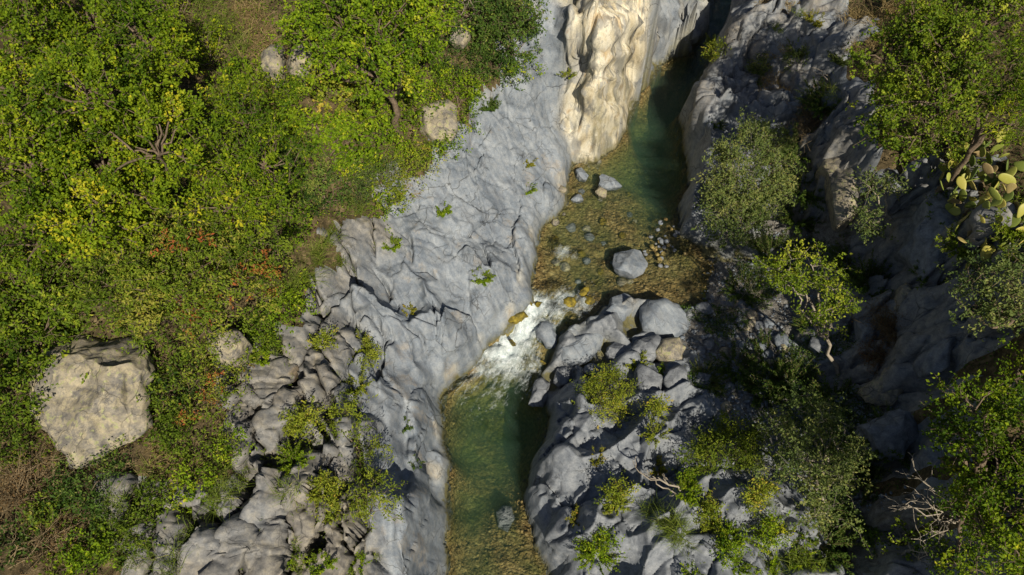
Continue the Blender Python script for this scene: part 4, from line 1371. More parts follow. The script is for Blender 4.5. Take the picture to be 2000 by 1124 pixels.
# ---- trees and large shrubs (crown lobes: photo pixel, height, radius in pixels)
CT = crown_tree
CT('tree', [(60,60,9.3,95),(180,50,8.7,95),(285,70,9.3,72),(70,190,9.0,95),(190,180,9.9,105),(305,170,8.8,75),(60,320,9.5,95),(190,310,8.9,95),(305,290,9.4,74),(80,440,8.6,85),(190,425,9.0,74),(350,215,9.1,44),(262,392,8.5,62),(125,250,8.7,60),(125,120,8.6,60),(245,240,8.7,55)],
   'leaf_yellow', 'largest yellow-green broadleaf tree on the hillside, its trunk glimpsed through gaps', seed=1, leaf=(.062, .044), clumps=12, twigs=17, per=16, limb=.09, hv=.40, cr=.27, shell=.5, twl=.26)
CT('tree', [(480,240,8.2,65),(510,310,8.3,70),(460,330,8.2,65),(440,400,8.0,55),(525,385,7.8,50),(440,200,7.8,36)], 'leaf_yellow', 'rounded yellow-green tree between the largest tree and the slab', seed=2, leaf=(.07, .034), clumps=13, twigs=13, per=13, hv=.4)
CT('shrub', [(300,480,7.4,75),(400,480,7.3,75),(490,455,7,65),(250,560,7.3,75),(350,570,7.2,85),(450,560,7,75),(520,520,6.6,45),(300,635,6.8,48),(200,530,7.4,65),(150,480,7.6,60),(395,630,6.5,38)],
   'leaf_olive', 'broad olive-green shrub flecked with red leaves above the huge boulder', 'shrub', sit=False, seed=3, leaf=(.075, .028), clumps=14, twigs=13, per=14, acc=.07, limb=.06, hv=.55)
CT('shrub', [(30,560,7.8,75),(60,640,7.6,75),(110,600,7.4,55),(20,720,7.2,65),(75,705,7,50)], 'leaf_oak', 'dark green shrub at the picture edge beside the huge boulder', 'shrub', seed=4, leaf=(.09, .04), clumps=10, twigs=11, per=11, hv=.4)
CT('tree', [(600,60,7.8,52),(670,40,8,72),(740,60,8,75),(800,45,8,62),(650,130,7.6,45),(740,130,7.6,52),(830,90,7.5,36),(700,0,8,75),(840,10,8,45),(805,145,7.2,35)], 'leaf_green', 'bright green spreading tree above the blocky tan boulder', seed=5, leaf=(.075, .05), clumps=11, twigs=11, per=12, limb=.07, hv=.5)
CT('shrub', [(930,20,7.5,55),(990,30,7.3,50),(1000,90,6.8,45),(950,75,6.8,26),(1020,60,7,26)], 'leaf_dark', 'dark green shrub hanging over the slab beside the cream cliff', 'shrub', seed=6, leaf=(.08, .04), clumps=10, twigs=11, per=12, hv=.6)
CT('shrub', [(370,90,7.4,45),(410,115,7.2,38),(340,20,7.6,40)], 'leaf_yellow', 'light yellow-green shrub at the edge of the dry grass', 'shrub', seed=7, leaf=(.07, .03), clumps=10, twigs=10, per=11, hv=.6)
CT('shrub', [(640,165,6.6,34),(690,190,6.4,32),(660,190,6.5,26)], 'leaf_spring', 'vivid yellow-green shrub under the bright green tree', 'shrub', seed=8, leaf=(.085, .06), clumps=8, twigs=8, per=11)
CT('shrub', [(620,250,6,40),(680,260,6,45),(722,240,6,34),(640,300,5.8,34),(590,230,6,28)], 'leaf_green', 'sprawling bright green shrub in the middle of the slope', 'shrub', seed=9, leaf=(.085, .055), clumps=8, twigs=9, per=11)
CT('shrub', [(765,215,5.6,38),(745,275,5.5,30),(780,180,5.6,28)], 'leaf_green', 'green shrub leaning against the blocky tan boulder', 'shrub', seed=10, leaf=(.07, .04), clumps=9, twigs=9, per=11, hv=.4)
CT('shrub', [(800,322,4.6,30),(822,305,4.5,24),(775,345,4.5,20)], 'leaf_spring', 'thin yellow-green shrub lowest on the slab top edge', 'shrub', seed=11, leaf=(.06, .025), clumps=9, twigs=9, per=10, hv=.4, limb=.03)
CT('shrub', [(740,352,4.8,32),(705,372,4.8,26),(725,320,4.9,22)], 'leaf_sage', 'grey-green feathery shrub at the top of the slab', 'shrub', seed=12, leaf=(.07, .018), clumps=12, twigs=10, per=12, hv=.45, limb=.03)
CT('shrub', [(900,190,5,24),(878,150,5.2,26),(915,222,4.7,18),(885,240,4.6,14)], 'leaf_green', 'green creeper trailing down beside the blocky tan boulder', 'shrub', seed=13, leaf=(.06, .035), clumps=9, twigs=9, per=10, hv=.45, limb=.025)
CT('shrub', [(560,610,5.4,30),(590,580,5.3,20),(535,640,5.3,26)], 'leaf_green', 'leafy shrub between the reddish shrub and the smooth blocks', 'shrub', seed=14, leaf=(.07, .035), clumps=9, twigs=9, per=11, limb=.03)
CT('shrub', [(610,360,5.3,36),(640,390,5,28),(590,320,5.6,28)], 'leaf_dark', 'dark shrub in the shaded hollow beside the rounded tree', 'shrub', seed=15, leaf=(.075, .035), clumps=9, twigs=9, per=11, hv=.6)
CT('shrub', [(390,760,5.6,38),(440,790,5.5,36),(370,810,5.5,28),(470,740,5.3,24),(350,720,5.7,30)], 'leaf_olive', 'mixed olive shrub next to the huge boulder above the blocks', 'shrub', seed=16, leaf=(.06, .028), clumps=10, twigs=10, per=11, acc=.08, limb=.03, hv=.65)
CT('shrub', [(450,850,5.2,20),(430,880,5.2,20)], 'leaf_green', 'low green shrub above the jointed blocks, beside the grass', 'shrub', seed=17, leaf=(.055, .03), clumps=10, twigs=9, per=10, limb=.025)
CT('shrub', [(200,915,5.8,22),(175,955,5.7,24),(225,900,5.8,14)], 'leaf_dark', 'dark green creeper under the front of the huge boulder', 'shrub', seed=18, leaf=(.05, .03), clumps=10, twigs=9, per=10, limb=.02, hv=.7)
CT('bush', [(680,845,4.6,26),(695,880,4.5,30),(705,925,4.4,34),(715,965,4.3,34),(725,995,4.2,24),(675,815,4.6,16)], 'leaf_spring', 'tall narrow yellow-green bush growing in the long crack', 'bush', seed=19, leaf=(.085, .022), clumps=12, twigs=10, per=12, limb=.025, hv=.35)
SEEN_ = {}
LANDMARKS = [(560,120,'cracked tan boulders'),(845,230,'blocky tan boulder'),(180,760,'huge lichen-covered boulder'),(450,675,'rounded grey-brown boulder'),(480,300,'rounded yellow-green tree'),(350,530,'red-flecked olive shrub'),(650,250,'sprawling shrub in mid-slope'),(740,60,'bright green spreading tree'),(590,560,'tall reed grass'),(740,350,'feathery slab-top shrub'),(300,1030,'grassy grey blocks at the bottom'),(380,200,'largest yellow-green tree'),(440,800,'olive shrub above the blocks'),(900,60,'dark shrub over the slab'),(620,660,'smooth rim blocks'),(470,60,'tall dry grass'),(60,960,'brown dry brush')]
# low scrub filling the hillside between the named shrubs
for k, (a, b, r, mt) in enumerate([(560,430,28,'leaf_green'),(480,640,30,'leaf_olive'),(430,690,28,'leaf_olive'),(340,690,30,'leaf_olive'),(700,320,30,'leaf_green'),(665,345,28,'leaf_sage'),
        (560,265,30,'leaf_yellow'),(540,190,28,'leaf_yellow'),(585,170,28,'leaf_green'),(625,120,26,'leaf_green'),(870,110,28,'leaf_dark'),(850,165,26,'leaf_green'),(700,215,28,'leaf_spring'),(480,150,30,'leaf_yellow'),
        (440,150,26,'leaf_green'),(820,190,22,'leaf_green'),(550,330,30,'leaf_dark'),(570,380,28,'leaf_dark'),(300,780,24,'leaf_olive'),(330,830,24,'leaf_olive'),
        (130,960,26,'leaf_dark'),(170,1000,26,'leaf_dark'),(230,1050,24,'leaf_olive'),(300,960,18,'leaf_olive'),(380,940,18,'leaf_green'),(520,650,26,'leaf_green'),
        (680,330,22,'leaf_green'),(920,130,22,'leaf_dark'),(960,120,18,'leaf_dark'),(740,180,26,'leaf_dark'),(780,130,24,'leaf_green'),(350,380,30,'leaf_dark'),(420,460,30,'leaf_olive'),(1015,125,16,'leaf_green'),(985,140,18,'leaf_dark'),(905,170,20,'leaf_green'),(860,290,18,'leaf_green'),(790,300,22,'leaf_green'),(760,385,20,'leaf_spring'),(735,400,20,'leaf_green'),(335,870,20,'leaf_olive'),(25,810,24,'leaf_olive'),(20,880,22,'leaf_olive'),(75,1000,20,'leaf_olive'),(30,1060,22,'leaf_dark'),(130,1090,20,'leaf_green'),(320,760,26,'leaf_dark'),(260,1010,20,'leaf_olive'),(190,1060,22,'leaf_green')]):
    col_ = {'leaf_olive': 'olive', 'leaf_green': 'bright green', 'leaf_sage': 'grey-green', 'leaf_yellow': 'yellow-green', 'leaf_spring': 'lime yellow', 'leaf_dark': 'dark green'}[mt]
    lm = min(LANDMARKS, key=lambda q: (q[0] - a) ** 2 + (q[1] - b) ** 2)
    ex, ey = a - lm[0], b - lm[1]
    where = ('just right of' if ex > 0 else 'just left of') if abs(ex) > abs(ey) else ('just below' if ey > 0 else 'just above')
    lab_ = 'low %s scrub bush %s the %s' % (col_, where, lm[2])
    if lab_ in SEEN_:
        lab_ = ('smaller ' if r < SEEN_[lab_] else '') + lab_
    SEEN_[lab_] = r
    CT('scrub_bush', [(a, b, 0, r), (a + r * .7, b + r * .35, 0, r * .7)], mt, lab_, 'bush', seed=700 + k, leaf=(.07, .034), clumps=11, twigs=9, per=10, limb=.022, hv=.45, group='low scrub of the hillside')
# right side
CT('tree', [(1740,110,8.3,55),(1800,60,8.8,65),(1870,90,9,65),(1930,40,9.2,62),(1740,190,7.6,46),(1830,180,8.6,62),(1905,165,8.8,52),(1720,245,6.9,34),(1795,255,7.5,40),(1850,5,9,55)], 'leaf_oak', 'large olive-green oak on the cliff top above the prickly pear', lean=(1.6, .3), seed=30, leaf=(.07, .045), clumps=13, twigs=12, per=12, limb=.08, hv=.5)
CT('tree', [(1960,170,9,48),(1990,110,9.2,50),(1985,235,8.6,42),(2030,170,9,50)], 'leaf_yellow', 'lighter feathery green tree at the picture edge beside the oak', seed=31, leaf=(.10, .02), clumps=12, twigs=10, per=12, hv=.3)
CT('shrub', [(1790,300,7,32),(1850,300,7,38),(1880,260,7.4,34),(1930,280,7.6,34)], 'leaf_oak', 'grey-green shrub between the oak and the prickly pear', 'shrub', seed=32, leaf=(.07, .03), clumps=9, twigs=9, per=11, hv=.5)
CT('shrub', [(1935,560,8.0,46),(1980,600,8.2,48),(1910,610,7.7,34),(1985,530,8.2,38),(1945,635,7.8,32)], 'leaf_sage', 'rounded pale olive shrub on the cliff edge below the prickly pear', 'shrub', sit=False, lean=(1.2, 0), seed=33, leaf=(.07, .035), clumps=12, twigs=10, per=12, hv=.5)
CT('tree', [(1910,800,8,48),(1960,780,7.4,50),(1985,860,7.8,60),(1900,870,7.6,42),(1950,930,8,54),(1985,1000,8,54),(1905,970,7.4,38),(1935,1050,7.8,54),(1995,1100,8,56),(1990,735,7.4,42),(1870,830,7.4,34),(1875,920,7.0,34),(1885,1020,5.9,36),(1880,1095,5.6,36)], 'leaf_yellow', 'broad olive-yellow tree on the near cliff edge below the pale shrub', lean=(1.0, .4), seed=34, leaf=(.065, .036), clumps=12, twigs=12, per=13, limb=.06, hv=.26, cr=.3)
CT('tree', [(1540,530,5,30),(1590,515,5.3,28),(1622,560,5.1,30),(1645,590,4.9,18),(1605,612,4.7,20),(1565,555,4.9,20),(1520,525,4.8,16)], 'leaf_oak', 'slim young tree with a bare trunk standing in the dark gully', seed=35, leaf=(.07, .04), clumps=11, twigs=10, per=12, limb=.035, base=G(1640, 735), hv=.6, bark='bark_pale')
CT('tree', [(1705,365,4.8,22),(1690,415,4.4,20),(1725,355,4.8,14),(1700,440,4.2,14)], 'leaf_sage', 'sparse small tree clinging to the shaded cliff face', seed=36, leaf=(.07, .035), clumps=11, twigs=9, per=11, limb=.03, base=G(1755, 440), bark='bark_pale')
CT('shrub', [(1770,1040,5.0,28),(1800,1090,4.9,36),(1745,1095,4.7,26),(1840,1060,5,24)], 'leaf_oak', 'shrub with bare pale branches at the foot of the near cliff tree', 'shrub', seed=37, leaf=(.065, .035), clumps=8, twigs=8, per=10, limb=.03, bark='bark_pale')
# ---- leafy-stemmed bushes
SB = stem_bush
CT('bush', [(1430,305,3.7,26),(1475,290,3.9,28),(1512,325,3.6,26),(1418,365,3.2,28),(1465,355,3.5,34),(1508,375,3.2,26),(1405,410,2.7,22),(1445,420,2.9,30),(1485,425,2.8,26),(1425,455,2.3,22),(1455,262,3.9,14),(1500,275,3.8,14)], 'leaf_sage', 'tall grey-green bush of upright plumes rooted at the shaded bank', 'bush', sit=False,
   seed=70, leaf=(.08, .032), clumps=16, twigs=14, per=14, limb=.03, bark='bark_pale', hv=.62, base=G(1460, 485), twl=.4, sky_up=.9)
CT('bush', [(1545,850,4.0,38),(1590,825,4.4,40),(1640,870,4.3,42),(1580,895,4.4,46),(1640,930,4.1,42),(1590,960,3.8,40),(1535,910,3.7,32),(1560,795,4.3,22),(1620,795,4.3,18),(1660,900,3.9,26),(1620,1000,3.4,34)], 'leaf_sage', 'largest feathery olive bush on the rocks, its bare stems showing below', 'bush', sit=False,
   seed=71, leaf=(.07, .036), clumps=11, twigs=11, per=12, limb=.035, bark='bark_pale', hv=.6, base=G(1610, 1010))
CT('bush', [(1380,878,0,20),(1415,862,0,22),(1450,865,0,20),(1440,895,0,24),(1400,900,0,22),(1472,890,0,18),(1365,895,0,12),(1430,840,0,12),(1465,845,0,10)], 'leaf_spring', 'spiky green bush with plume-like shoots on the rock bank', 'bush',
   seed=72, leaf=(.075, .022), clumps=14, twigs=12, per=14, limb=.02, hv=.15, twl=.42, cr=.22, sky_up=.9)
CT('bush', [(1155,775,0,18),(1190,762,0,20),(1212,780,0,16),(1172,797,0,18),(1198,803,0,16),(1145,755,0,9),(1208,748,0,9),(1180,745,0,9)], 'leaf_spring', 'dense round yellow-green bush on the tip of the rock bank', 'bush',
   seed=73, leaf=(.055, .019), clumps=15, twigs=13, per=14, limb=.016, hv=.42, twl=.34, cr=.2, sky_up=.9)
SB('bush', G(1372, 748), 'leaf_dark', 'round dark green bush in the shaded gully gravel', n=90, length=.55, spread=1.2, leaf=(.05, .012), gap=.008, seed=74, width=.3, bend=.2, start=.1, hv=.8)
for k, (a, b, ln, n, mt, lab) in enumerate([
    (1245,712,.42,14,'leaf_spring','small yellow shoot plant between the boulders of the gully mouth'), (1280,850,.42,14,'leaf_spring','upright yellow plant in the crack behind the round yellow-green bush'),
    (1283,915,.28,18,'leaf_rust','orange-yellow tufted plant in the middle of the rock bank'), (1200,985,.4,20,'leaf_spring','yellowing plant in the long crack of the rock bank'),
    (1165,1085,.75,30,'leaf_green','bright green plant lowest on the rock bank by the river'), (1130,1010,.30,14,'leaf_rust','small yellowed plant on the edge of the rock bank'),
    (1342,962,.34,26,'leaf_green','small green plant beside the pale dead root'), (1380,1020,.3,18,'leaf_spring','lime green plant above the grass tuft of the bank'),
    (1425,1050,.4,26,'leaf_green','leafy plant on the shaded side of the rock bank'), (1440,1110,.34,20,'leaf_green','leafy plant at the bottom picture edge by the dark crack'),
    (1350,1115,.3,16,'leaf_green','tiny plant at the bottom edge of the rock bank'), (1300,728,.25,12,'leaf_green','tiny green sprout on the grey boulder of the gully mouth'),
    (1270,640,.2,8,'leaf_spring','tiny bright sprout beside the largest round boulder') if False else (1168,895,.25,12,'leaf_rust','tiny yellow-green plant in the crack below the round yellow-green bush'),
    (955,210,.42,34,'leaf_dark','dark green plant rooted on the upper slab by the creeper'), (944,545,.36,22,'leaf_green','small green plant on a pale stalk in the middle of the slab'),
    (866,412,.30,18,'leaf_green','small green plant on the slab below the thin shrub'), (764,480,.30,18,'leaf_green','small green plant on the slab beside the curved lip'),
    (1034,318,.24,14,'leaf_rust','tiny yellow plant on the slab near the cream cliff'), (1031,372,.28,14,'leaf_green','tiny green plant at the slab edge above the shallows'),
    (800,610,.26,14,'leaf_rust','tiny yellowed plant in the joint of the lower slab'), (630,680,.34,24,'leaf_spring','yellow-green plant in the joint between the smooth blocks'),
    (705,680,.42,24,'leaf_spring','yellow-green plant in the dark crack above the long crack bush'), (702,755,.36,18,'leaf_spring','narrow yellow-green plant at the head of the long crack'),
    (578,830,.36,24,'leaf_spring','yellow-green plant filling the joint between two rounded blocks'), (575,900,.42,28,'leaf_green','green plant lower in the joint between the rounded blocks'),
    (630,955,.4,26,'leaf_spring','pale yellow-green plant on the tan rock beside the long crack'), (640,1000,.34,20,'leaf_spring','small bright plant on the tan rock near the bottom'),
    (567,1085,.3,14,'leaf_green','small rosette plant in the shade of the lowest blocks'), (630,1105,.36,18,'leaf_green','small green plant at the bottom edge beside the long crack'),
    (790,832,.20,12,'leaf_dark','tiny dark plant on the steep grey wall above the lower pool'), (812,905,.16,10,'leaf_dark','tiniest dark plant on the steep grey wall'),
    (700,1105,.3,14,'leaf_green','small plant on the wedge-shaped block at the bottom edge'), (495,850,.5,30,'leaf_green','green plant at the left side of the first rounded blocks') if False else (510,700,.36,24,'leaf_green','green plant beside the rounded grey-brown boulder'),
    (1395,90,.5,22,'leaf_spring','bright yellow-green plant on the rock above the dark channel'), (1480,140,.45,22,'leaf_sage','grey-green plant in the crack of the layered rocks'),
    (1395,245,.5,20,'leaf_dark','dark green plant on the shaded wall above the pool'), (1555,105,.5,26,'leaf_sage','grey-green plant among the upper layered rocks'),
    (1640,120,.55,30,'leaf_sage','larger grey-green plant where the layered rocks meet the oak'), (1590,45,.4,24,'leaf_rust','yellowing plant near the top picture edge among the layered rocks'),
    (1260,175,.3,12,'leaf_spring','tiny plant at the foot of the grey cliff') if False else (1110,150,.3,12,'leaf_spring','tiny plant on the edge of the cream cliff'),
    ]):
    p = G(a, b)
    SB('plant', p, mt, lab, 'plant', n=int(n * 1.6), length=ln, spread=1.1, loose=.6, leaf=(.06, .026), gap=.007, seed=200 + k, width=.12, bend=.25, start=.12, hv=.5)

for k, (a, b, r, mt, lab) in enumerate([(1200,965,11,'leaf_spring','ragged yellowing bushlet along the long crack of the rock bank'), (1165,1060,20,'leaf_green','ragged bright green bushlet lowest by the river'), (1385,1000,10,'leaf_spring','ragged lime bushlet beside the thick pale grass tuft'),
        (1430,1070,14,'leaf_green','ragged leafy bushlet at the bottom edge beside the rock bank'), (1500,1040,16,'leaf_green','ragged leafy bushlet under the largest feathery bush'), (1280,800,8,'leaf_spring','thin yellow bushlet right of the dense round bush'), (1480,960,12,'leaf_spring','lime bushlet beneath the spiky green bush'),
        (1340,950,10,'leaf_green','small green bushlet at the pale dead root'), (620,665,16,'leaf_spring','lime bushlet in the upper joint of the smooth blocks'), (585,815,16,'leaf_spring','lime bushlet between two tall rounded blocks'), (640,960,14,'leaf_spring','pale lime bushlet on the tan block'), (715,700,12,'leaf_spring','small lime bushlet in the dark crack of the lower slab'),
        (1545,110,16,'leaf_sage','grey-green bushlet among the layered rocks'), (1480,130,14,'leaf_sage','grey-green bushlet in the lower crack of the layered rocks'), (1400,100,12,'leaf_spring','lime bushlet above the dark channel')]):
    CT('bushlet', [(a, b, 0, r), (a + r, b - r * .5, 0, r * .7), (a - r * .6, b + r * .8, 0, r * .7)], mt, lab, 'bush', seed=800 + k, leaf=(.06, .026), clumps=13, twigs=9, per=11, limb=.014, hv=.5, cr=.2, twl=.26)

# ---- dark scrub in the shaded gully
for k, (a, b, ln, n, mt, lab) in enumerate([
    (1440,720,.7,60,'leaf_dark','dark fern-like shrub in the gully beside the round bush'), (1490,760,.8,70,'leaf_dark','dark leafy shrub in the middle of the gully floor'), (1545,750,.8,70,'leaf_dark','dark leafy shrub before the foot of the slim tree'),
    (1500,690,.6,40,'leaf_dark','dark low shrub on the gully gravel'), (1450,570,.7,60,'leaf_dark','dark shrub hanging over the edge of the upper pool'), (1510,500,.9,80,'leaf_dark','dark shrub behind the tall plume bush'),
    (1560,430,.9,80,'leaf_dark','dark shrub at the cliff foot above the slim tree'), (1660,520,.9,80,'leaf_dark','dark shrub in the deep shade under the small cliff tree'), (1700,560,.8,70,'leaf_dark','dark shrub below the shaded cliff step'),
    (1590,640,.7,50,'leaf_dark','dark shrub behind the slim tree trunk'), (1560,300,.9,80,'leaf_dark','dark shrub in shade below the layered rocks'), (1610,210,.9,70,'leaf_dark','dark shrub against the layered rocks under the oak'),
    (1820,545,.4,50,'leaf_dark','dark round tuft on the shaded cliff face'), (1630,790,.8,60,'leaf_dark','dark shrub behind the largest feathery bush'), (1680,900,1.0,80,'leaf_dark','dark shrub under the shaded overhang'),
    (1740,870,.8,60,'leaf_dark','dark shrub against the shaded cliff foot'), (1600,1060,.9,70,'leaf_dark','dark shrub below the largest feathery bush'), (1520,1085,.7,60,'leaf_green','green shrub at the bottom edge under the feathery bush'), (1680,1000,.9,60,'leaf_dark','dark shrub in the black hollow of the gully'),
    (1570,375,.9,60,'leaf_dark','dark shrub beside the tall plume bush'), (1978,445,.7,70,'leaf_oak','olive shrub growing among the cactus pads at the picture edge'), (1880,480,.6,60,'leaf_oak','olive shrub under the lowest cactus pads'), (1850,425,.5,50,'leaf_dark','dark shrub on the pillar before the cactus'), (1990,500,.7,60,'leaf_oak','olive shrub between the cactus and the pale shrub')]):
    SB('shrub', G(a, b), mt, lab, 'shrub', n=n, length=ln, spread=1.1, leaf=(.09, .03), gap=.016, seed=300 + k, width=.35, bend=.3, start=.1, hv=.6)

# ---- grasses
GT = grass_tuft
for k, (a, b, n, ln, rad, mt, st, pr, lab) in enumerate([
    (1305,1020,700,.55,.25,'grass_green',(.5,-1.0),5,'thick pale green grass tuft on the rock bank'), (605,560,700,.8,.2,'grass_green',(-.5,-1.5),6,'tall green reed grass on the rim of the smooth blocks'),
    (650,470,320,.6,.2,'grass_green',(.2,-.6),3,'green grass in the joint above the reed grass'), (440,930,600,.5,.32,'grass_green',(.2,-1.0),6,'green grass between the shrubs and the jointed blocks'),
    (400,1010,400,.5,.3,'grass_green',(-.3,-.9),4,'yellow-green grass lower between the grey blocks'), (290,1090,600,.55,.35,'grass_green',(.9,-.3),5,'thick green grass at the bottom edge below the grey rocks'),
    (330,900,360,.45,.35,'grass_dry',(.8,-.4),4,'dry straw grass in front of the huge boulder'), (240,960,360,.4,.3,'grass_green',(-.4,-.8),4,'thin mixed grass beside the dark creeper'),
    (690,400,300,.5,.2,'grass_green',(.2,-.5),3,'green grass at the top edge of the slab under the feathery shrub'), (1600,210,420,.6,.45,'grass_green',(.5,-.5),3,'green grass in shade under the oak by the layered rocks'),
    (1560,1110,400,.5,.3,'grass_green',(.8,0),4,'green grass at the bottom edge beside the dark hollow'), (1720,30,700,.6,.4,'grass_dry',(1.2,-.6),6,'golden dry grass above the layered rocks'),
    (1690,90,400,.5,.3,'grass_dry',(.6,-.4),4,'dry grass between the layered rocks and the oak'), (500,60,1200,.6,.5,'grass_dry',(1.2,-2.2),9,'tall dry tan grass on the upper hillside'),
    (430,40,700,.6,.45,'grass_green',(1.0,-1.6),6,'yellow-green grass beside the tall dry grass'), (520,200,300,.4,.3,'grass_dry',(.5,-.5),3,'dry grass below the cracked tan boulders'),
    (1540,40,160,.35,.2,'grass_green',(.5,0),2,'small grass tuft in a crack of the layered rocks'), (1520,95,200,.35,.25,'grass_dry',(.5,-.2),2,'dry grass tuft in a joint of the layered rocks'),
    (560,960,300,.4,.3,'grass_green',(.1,-.35),3,'dark grass in the joint beside the tall block'), (850,275,200,.3,.2,'grass_green',(.5,-.1),3,'thin grass along the foot of the blocky tan boulder'),
    (800,360,200,.3,.2,'grass_dry',(.3,-.4),3,'dry grass at the upper edge of the smooth slab'), (1490,1000,240,.4,.3,'grass_green',(.4,-.4),3,'grass below the spiky green bush')]):
    GT('grass_tuft', G(a, b), mt, lab, n=n, length=ln, rad=rad, seed=400 + k, parts=pr, stretch=st, spread=.9)

# ---- dry bushes, dead wood
root_tangle('dry_bush', G(1745, 645), 'brown dry twiggy bush on the shaded cliff step', 'bush', 170, .95, 'twig_dry', 501, 1.2, .011, 'leaf_dry')
root_tangle('dry_bush', G(1715, 705), 'dark red dry bush below the brown twiggy one', 'bush', 120, .7, 'twig_dry', 502, 1.1, .010, 'leaf_red')
root_tangle('dry_bush', G(45, 950), 'brown dry brush beside the huge boulder at the picture edge', 'bush', 120, .9, 'twig_dry', 503, 1.2, .010, 'leaf_dry', up=.5)
root_tangle('dry_bush', G(110, 1060), 'dark tangle of dry twigs in the bottom corner', 'bush', 80, .8, 'twig_dry', 504, 1.2, .010, 'leaf_dry', up=.4)
root_tangle('hanging_roots', G(1450, 600), 'pale roots hanging over the shaded edge of the upper pool', 'roots', 60, .9, 'bark_pale', 505, 1.0, .010, up=.2)
root_tangle('dry_bush', G(1590, 250), 'grey dead brush in shade under the layered rocks', 'bush', 140, 1.0, 'twig_dry', 506, 1.2, .010, up=.4)
root_tangle('dry_bush', G(800, 160), 'brown dry stems under the bright green tree', 'bush', 80, .8, 'twig_dry', 507, .8, .011, up=.2)
root_tangle('dry_bush', G(330, 720), 'dry curled twigs hanging below the reddish shrub', 'bush', 60, 1.0, 'twig_dry', 508, 1.1, .012, up=.2)
dead_branches('dead_branch', G(1850, 1030) + [0, 0, .5], 'bare pale branch fan beside the near cliff tree', 9, 1.6, 511, (-1, .35, .25), .35)
dead_branches('dead_branch', G(30, 1110) + [0, 0, .2], 'grey dead branch in the bottom corner', 4, 1.2, 512, (.5, 1, .3), .4, 'twig_dry', .014)
dead_branches('dead_branch', G(600, 140) + [0, 0, .3], 'bare branches between the tan boulders and the green tree', 6, 1.2, 513, (.5, -.6, .4), .4, 'bark_pale', .014)
dead_branches('dead_branch', G(1330, 965) + [0, 0, .12], 'pale dead root lying across the rock bank', 3, 1.3, 514, (-1, .75, .02), .06, 'bark_pale', .03, sub=2)
dead_branches('dead_branch', G(920, 30) + [0, 0, .8], 'bare twigs sticking out above the dark shrub of the slab', 6, 1.2, 515, (-.6, -.5, .2), .5, 'bark_pale', .010)
dead_branches('dead_branch', G(1620, 165) + [0, 0, .1], 'pale dead stick on the layered rocks', 2, 1.3, 516, (-1, .5, .05), .05, 'bark_pale', .02, sub=1)


# ---- prickly pear: each pad a part
def prickly_pear():
    m, nt = new_mat('cactus_pad')
    N = NT(nt)
    v = pos_vec(N)
    oi = N.n('ShaderNodeObjectInfo')
    c = N.ramp(oi.outputs['Random'], [(0, (.09, .14, .03)), (.45, (.22, .26, .05)), (.8, (.38, .34, .07)), (1, (.30, .22, .11))])
    sp = N.voro(v, 22.)
    c = N.mix(N.ramp(sp, [(.08, .7), (.16, 0)]), c, (.45, .42, .28))
    finish(N, c, .5, N.noise(v, 30, 3), .15, .02, .35)
    base = G(1935, 400)
    root = empty('prickly_pear', base, 'prickly pear cactus with yellow-green pads on the cliff edge', 'cactus')
    v0, f0 = ico(3)
    me_ = []
    r_ = np.random.default_rng(9)
    for k in range(4):
        p = v0.copy()
        wdt = .5 + .12 * p[:, 2] + .05 * np.sin(3 * p[:, 2] + k)
        p = np.stack([p[:, 0] * wdt * 1.0, p[:, 1] * .11, p[:, 2] * (.9 + .1 * (k % 2)) + .95], -1)
        p[:, 1] += .08 * (p[:, 2] - .9) ** 2 * (1 if k % 2 else -1)
        o = mesh_obj('pad', p, f0, m, root, True); me_.append(o.data); bpy.data.objects.remove(o)
    pix = [(1870,280),(1888,275),(1905,290),(1868,305),(1850,330),(1875,330),(1895,320),(1880,350),(1862,350),(1890,365),(1900,345),(1870,375),(1885,390),(1868,410),(1895,410),(1905,385),(1920,300),(1930,330),
           (1915,365),(1930,375),(1940,395),(1925,410),(1945,420),(1960,385),(1975,370),(1985,400),(1965,430),(1950,445),(1930,440),(1910,440),(1890,430),(1975,455),(1990,440),(1940,470),(1960,480),(1920,470),(1895,465),
           (1985,480),(1905,500),(1930,505),(1970,510),(1950,360),(1965,345),(1990,350),(1880,300),(1855,400),(1880,450),(1915,335),(1995,420),(1945,340),(1910,265),(1890,255),(1925,285),(1960,300),(1985,310),(1955,270)]
    for k, (a, b) in enumerate(pix):
        q = above(a, b, r_.uniform(.5, 1.05))
        o = bpy.data.objects.new('pad', me_[k % 4]); C.objects.link(o); o.parent = root
        s = r_.uniform(.17, .25)
        o.scale = (s, s, s)
        o.rotation_euler = (r_.normal(.25, .55), r_.normal(0, .7), r_.uniform(0, 6.28))
        o.location = tuple(q - base - np.array([0, 0, .15]))
        o2 = bpy.data.objects.new('pad', me_[(k + 1) % 4]); C.objects.link(o2); o2.parent = root
        o2.scale = (s * 1.05, s * 1.05, s * 1.05)
        o2.rotation_euler = (r_.normal(0, .35), r_.normal(0, .35), r_.uniform(0, 6.28))
        o2.location = tuple(q - base - np.array([r_.normal(0, .05), r_.normal(0, .05), .15 + s * 1.6]))
    lines = []
    for k in range(14):
        a, b = pix[(k * 7) % len(pix)]
        q = above(a, b, .3)
        lines.append((wig(np.array([q[0], q[1], float(ground(q[0], q[1])) - .1]), q, 6, .3, r_, .05), np.linspace(.06, .035, 6)))
    for q in lines:
        tubes('stem', [q], 'bark', root, base, 6)


prickly_pear()


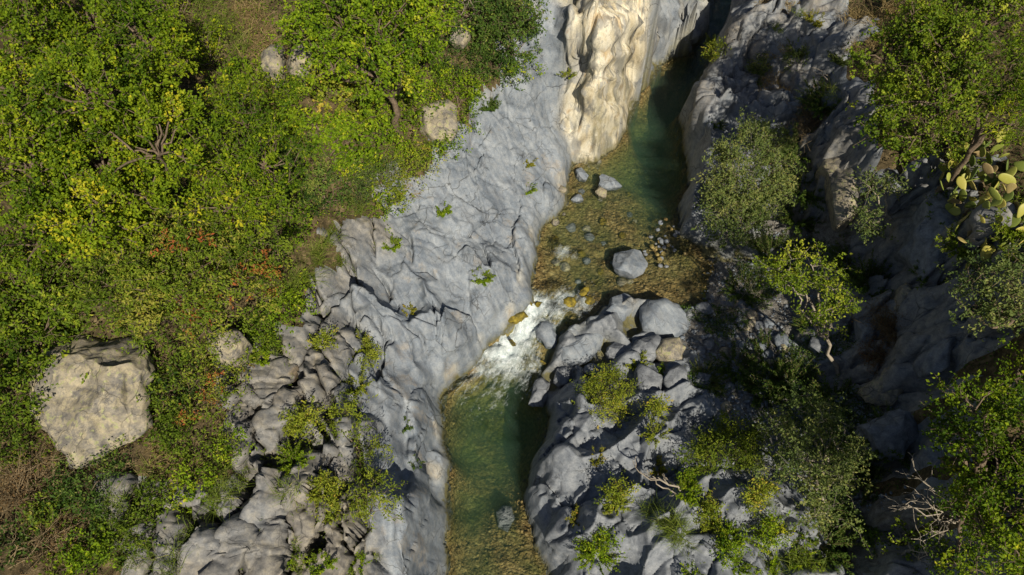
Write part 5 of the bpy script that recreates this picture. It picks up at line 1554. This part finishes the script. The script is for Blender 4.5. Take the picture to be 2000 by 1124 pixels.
# ---- ground cover of the hillside and the cliff top: nobody could count it
def scatter(name, mask, n, mat, leaf, label, seed, hgt=.12, kind='blade'):
    r_ = np.random.default_rng(seed)
    jj_, ii_ = np.nonzero(mask)
    area = (np.gradient(YS)[jj_] * np.gradient(XS)[ii_])
    k = r_.choice(len(jj_), n, p=area / area.sum())
    x = XS[ii_[k]] + r_.uniform(-.03, .03, n); y = YS[jj_[k]] + r_.uniform(-.03, .03, n)
    P = np.stack([x, y, ground(x, y) + r_.random(n) ** 2 * hgt - .01], 1)
    D = r_.normal(size=(n, 3)) * .8 + np.array([0, 0, .8 if kind == 'blade' else .2])
    NN = r_.normal(size=(n, 3)) * .6 + np.array([0, 0, .7])
    L = Leaves()
    s = r_.uniform(.6, 1.3, n)
    L.add(P, D, NN, leaf[0] * s, leaf[1] * s, r_.normal(.5, .22, n))
    return tag(L.build(name, mat, None, (0, 0, 0)), label, kind='stuff')


view = (X > -15) & (X < 17) & (Y > 3) & (Y < 27)
patch = fbm2(X * .6, Y * .6, 3, 301); patch2 = fbm2(X * .9 + 9, Y * .9, 3, 307)
hz = view & (REG == T_('H')) & (SD > 1)
scatter('undergrowth', hz & (patch > -.15), 60000, 'leaf_olive', (.075, .04), 'low green undergrowth covering the hillside between the shrubs', 601, .38, 'leaf')
scatter('dry_grass', hz & (patch < .1), 36000, 'grass_dry', (.14, .010), 'dry straw grass covering the bare patches of the hillside', 602, .08)
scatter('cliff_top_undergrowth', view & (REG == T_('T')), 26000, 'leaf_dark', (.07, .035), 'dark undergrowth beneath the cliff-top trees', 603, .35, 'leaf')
jm = view & (REG == T_('B')) & (rel < -.16)
scatter('crack_grass', jm, 14000, 'grass_green', (.12, .012), 'thin grass and moss growing in the joints of the rock blocks', 604, .08)
scatter('rock_joint_grass', view & (REG == T_('U')) & (rel < -.12) & (X > 8.5), 16000, 'grass_dry', (.16, .014), 'dry grass growing in the joints of the layered rocks', 606, .06)
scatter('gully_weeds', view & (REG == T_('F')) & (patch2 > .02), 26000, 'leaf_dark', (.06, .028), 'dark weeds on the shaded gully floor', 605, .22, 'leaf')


def gravel():
    r_ = np.random.default_rng(77)
    v, f = ico(1)
    m = view & (REG == T_('F')) & (SD > -.6)
    m2 = view & (SD < -.15) & (SD > -6) & (X > 3.2) & (X < 7.5) & (Y > 8) & (Y < 14) & (LV > .5)
    for nm, mask, n, mt, lab in (('gravel', m, 2600, 'stone_grey', 'loose grey gravel on the shaded gully floor'), ('bed_pebbles', view & (SD < -.1) & (PZ > LV - .6) & (Y < 17), 1500, 'bed', 'brown pebbles scattered over the shallow river bed')):
        jj_, ii_ = np.nonzero(mask); k = r_.integers(0, len(jj_), n)
        x = XS[ii_[k]]; y = YS[jj_[k]]
        s = r_.uniform(.015, .05, n) * r_.choice([1, 1, 1.6], n)
        sc3 = s[:, None] * np.stack([r_.uniform(.8, 1.4, n), r_.uniform(.8, 1.2, n), r_.uniform(.4, .7, n)], 1)
        V = v[None] * sc3[:, None] * (1 + .15 * r_.normal(size=(n, len(v), 1))) + np.stack([x, y, ground(x, y) + s * .2], 1)[:, None]
        F = f[None] + (np.arange(n) * len(v))[:, None, None]
        tag(mesh_obj(nm, V.reshape(-1, 3), F.reshape(-1, 3), MAT[mt], None, True), lab, kind='stuff')


gravel()
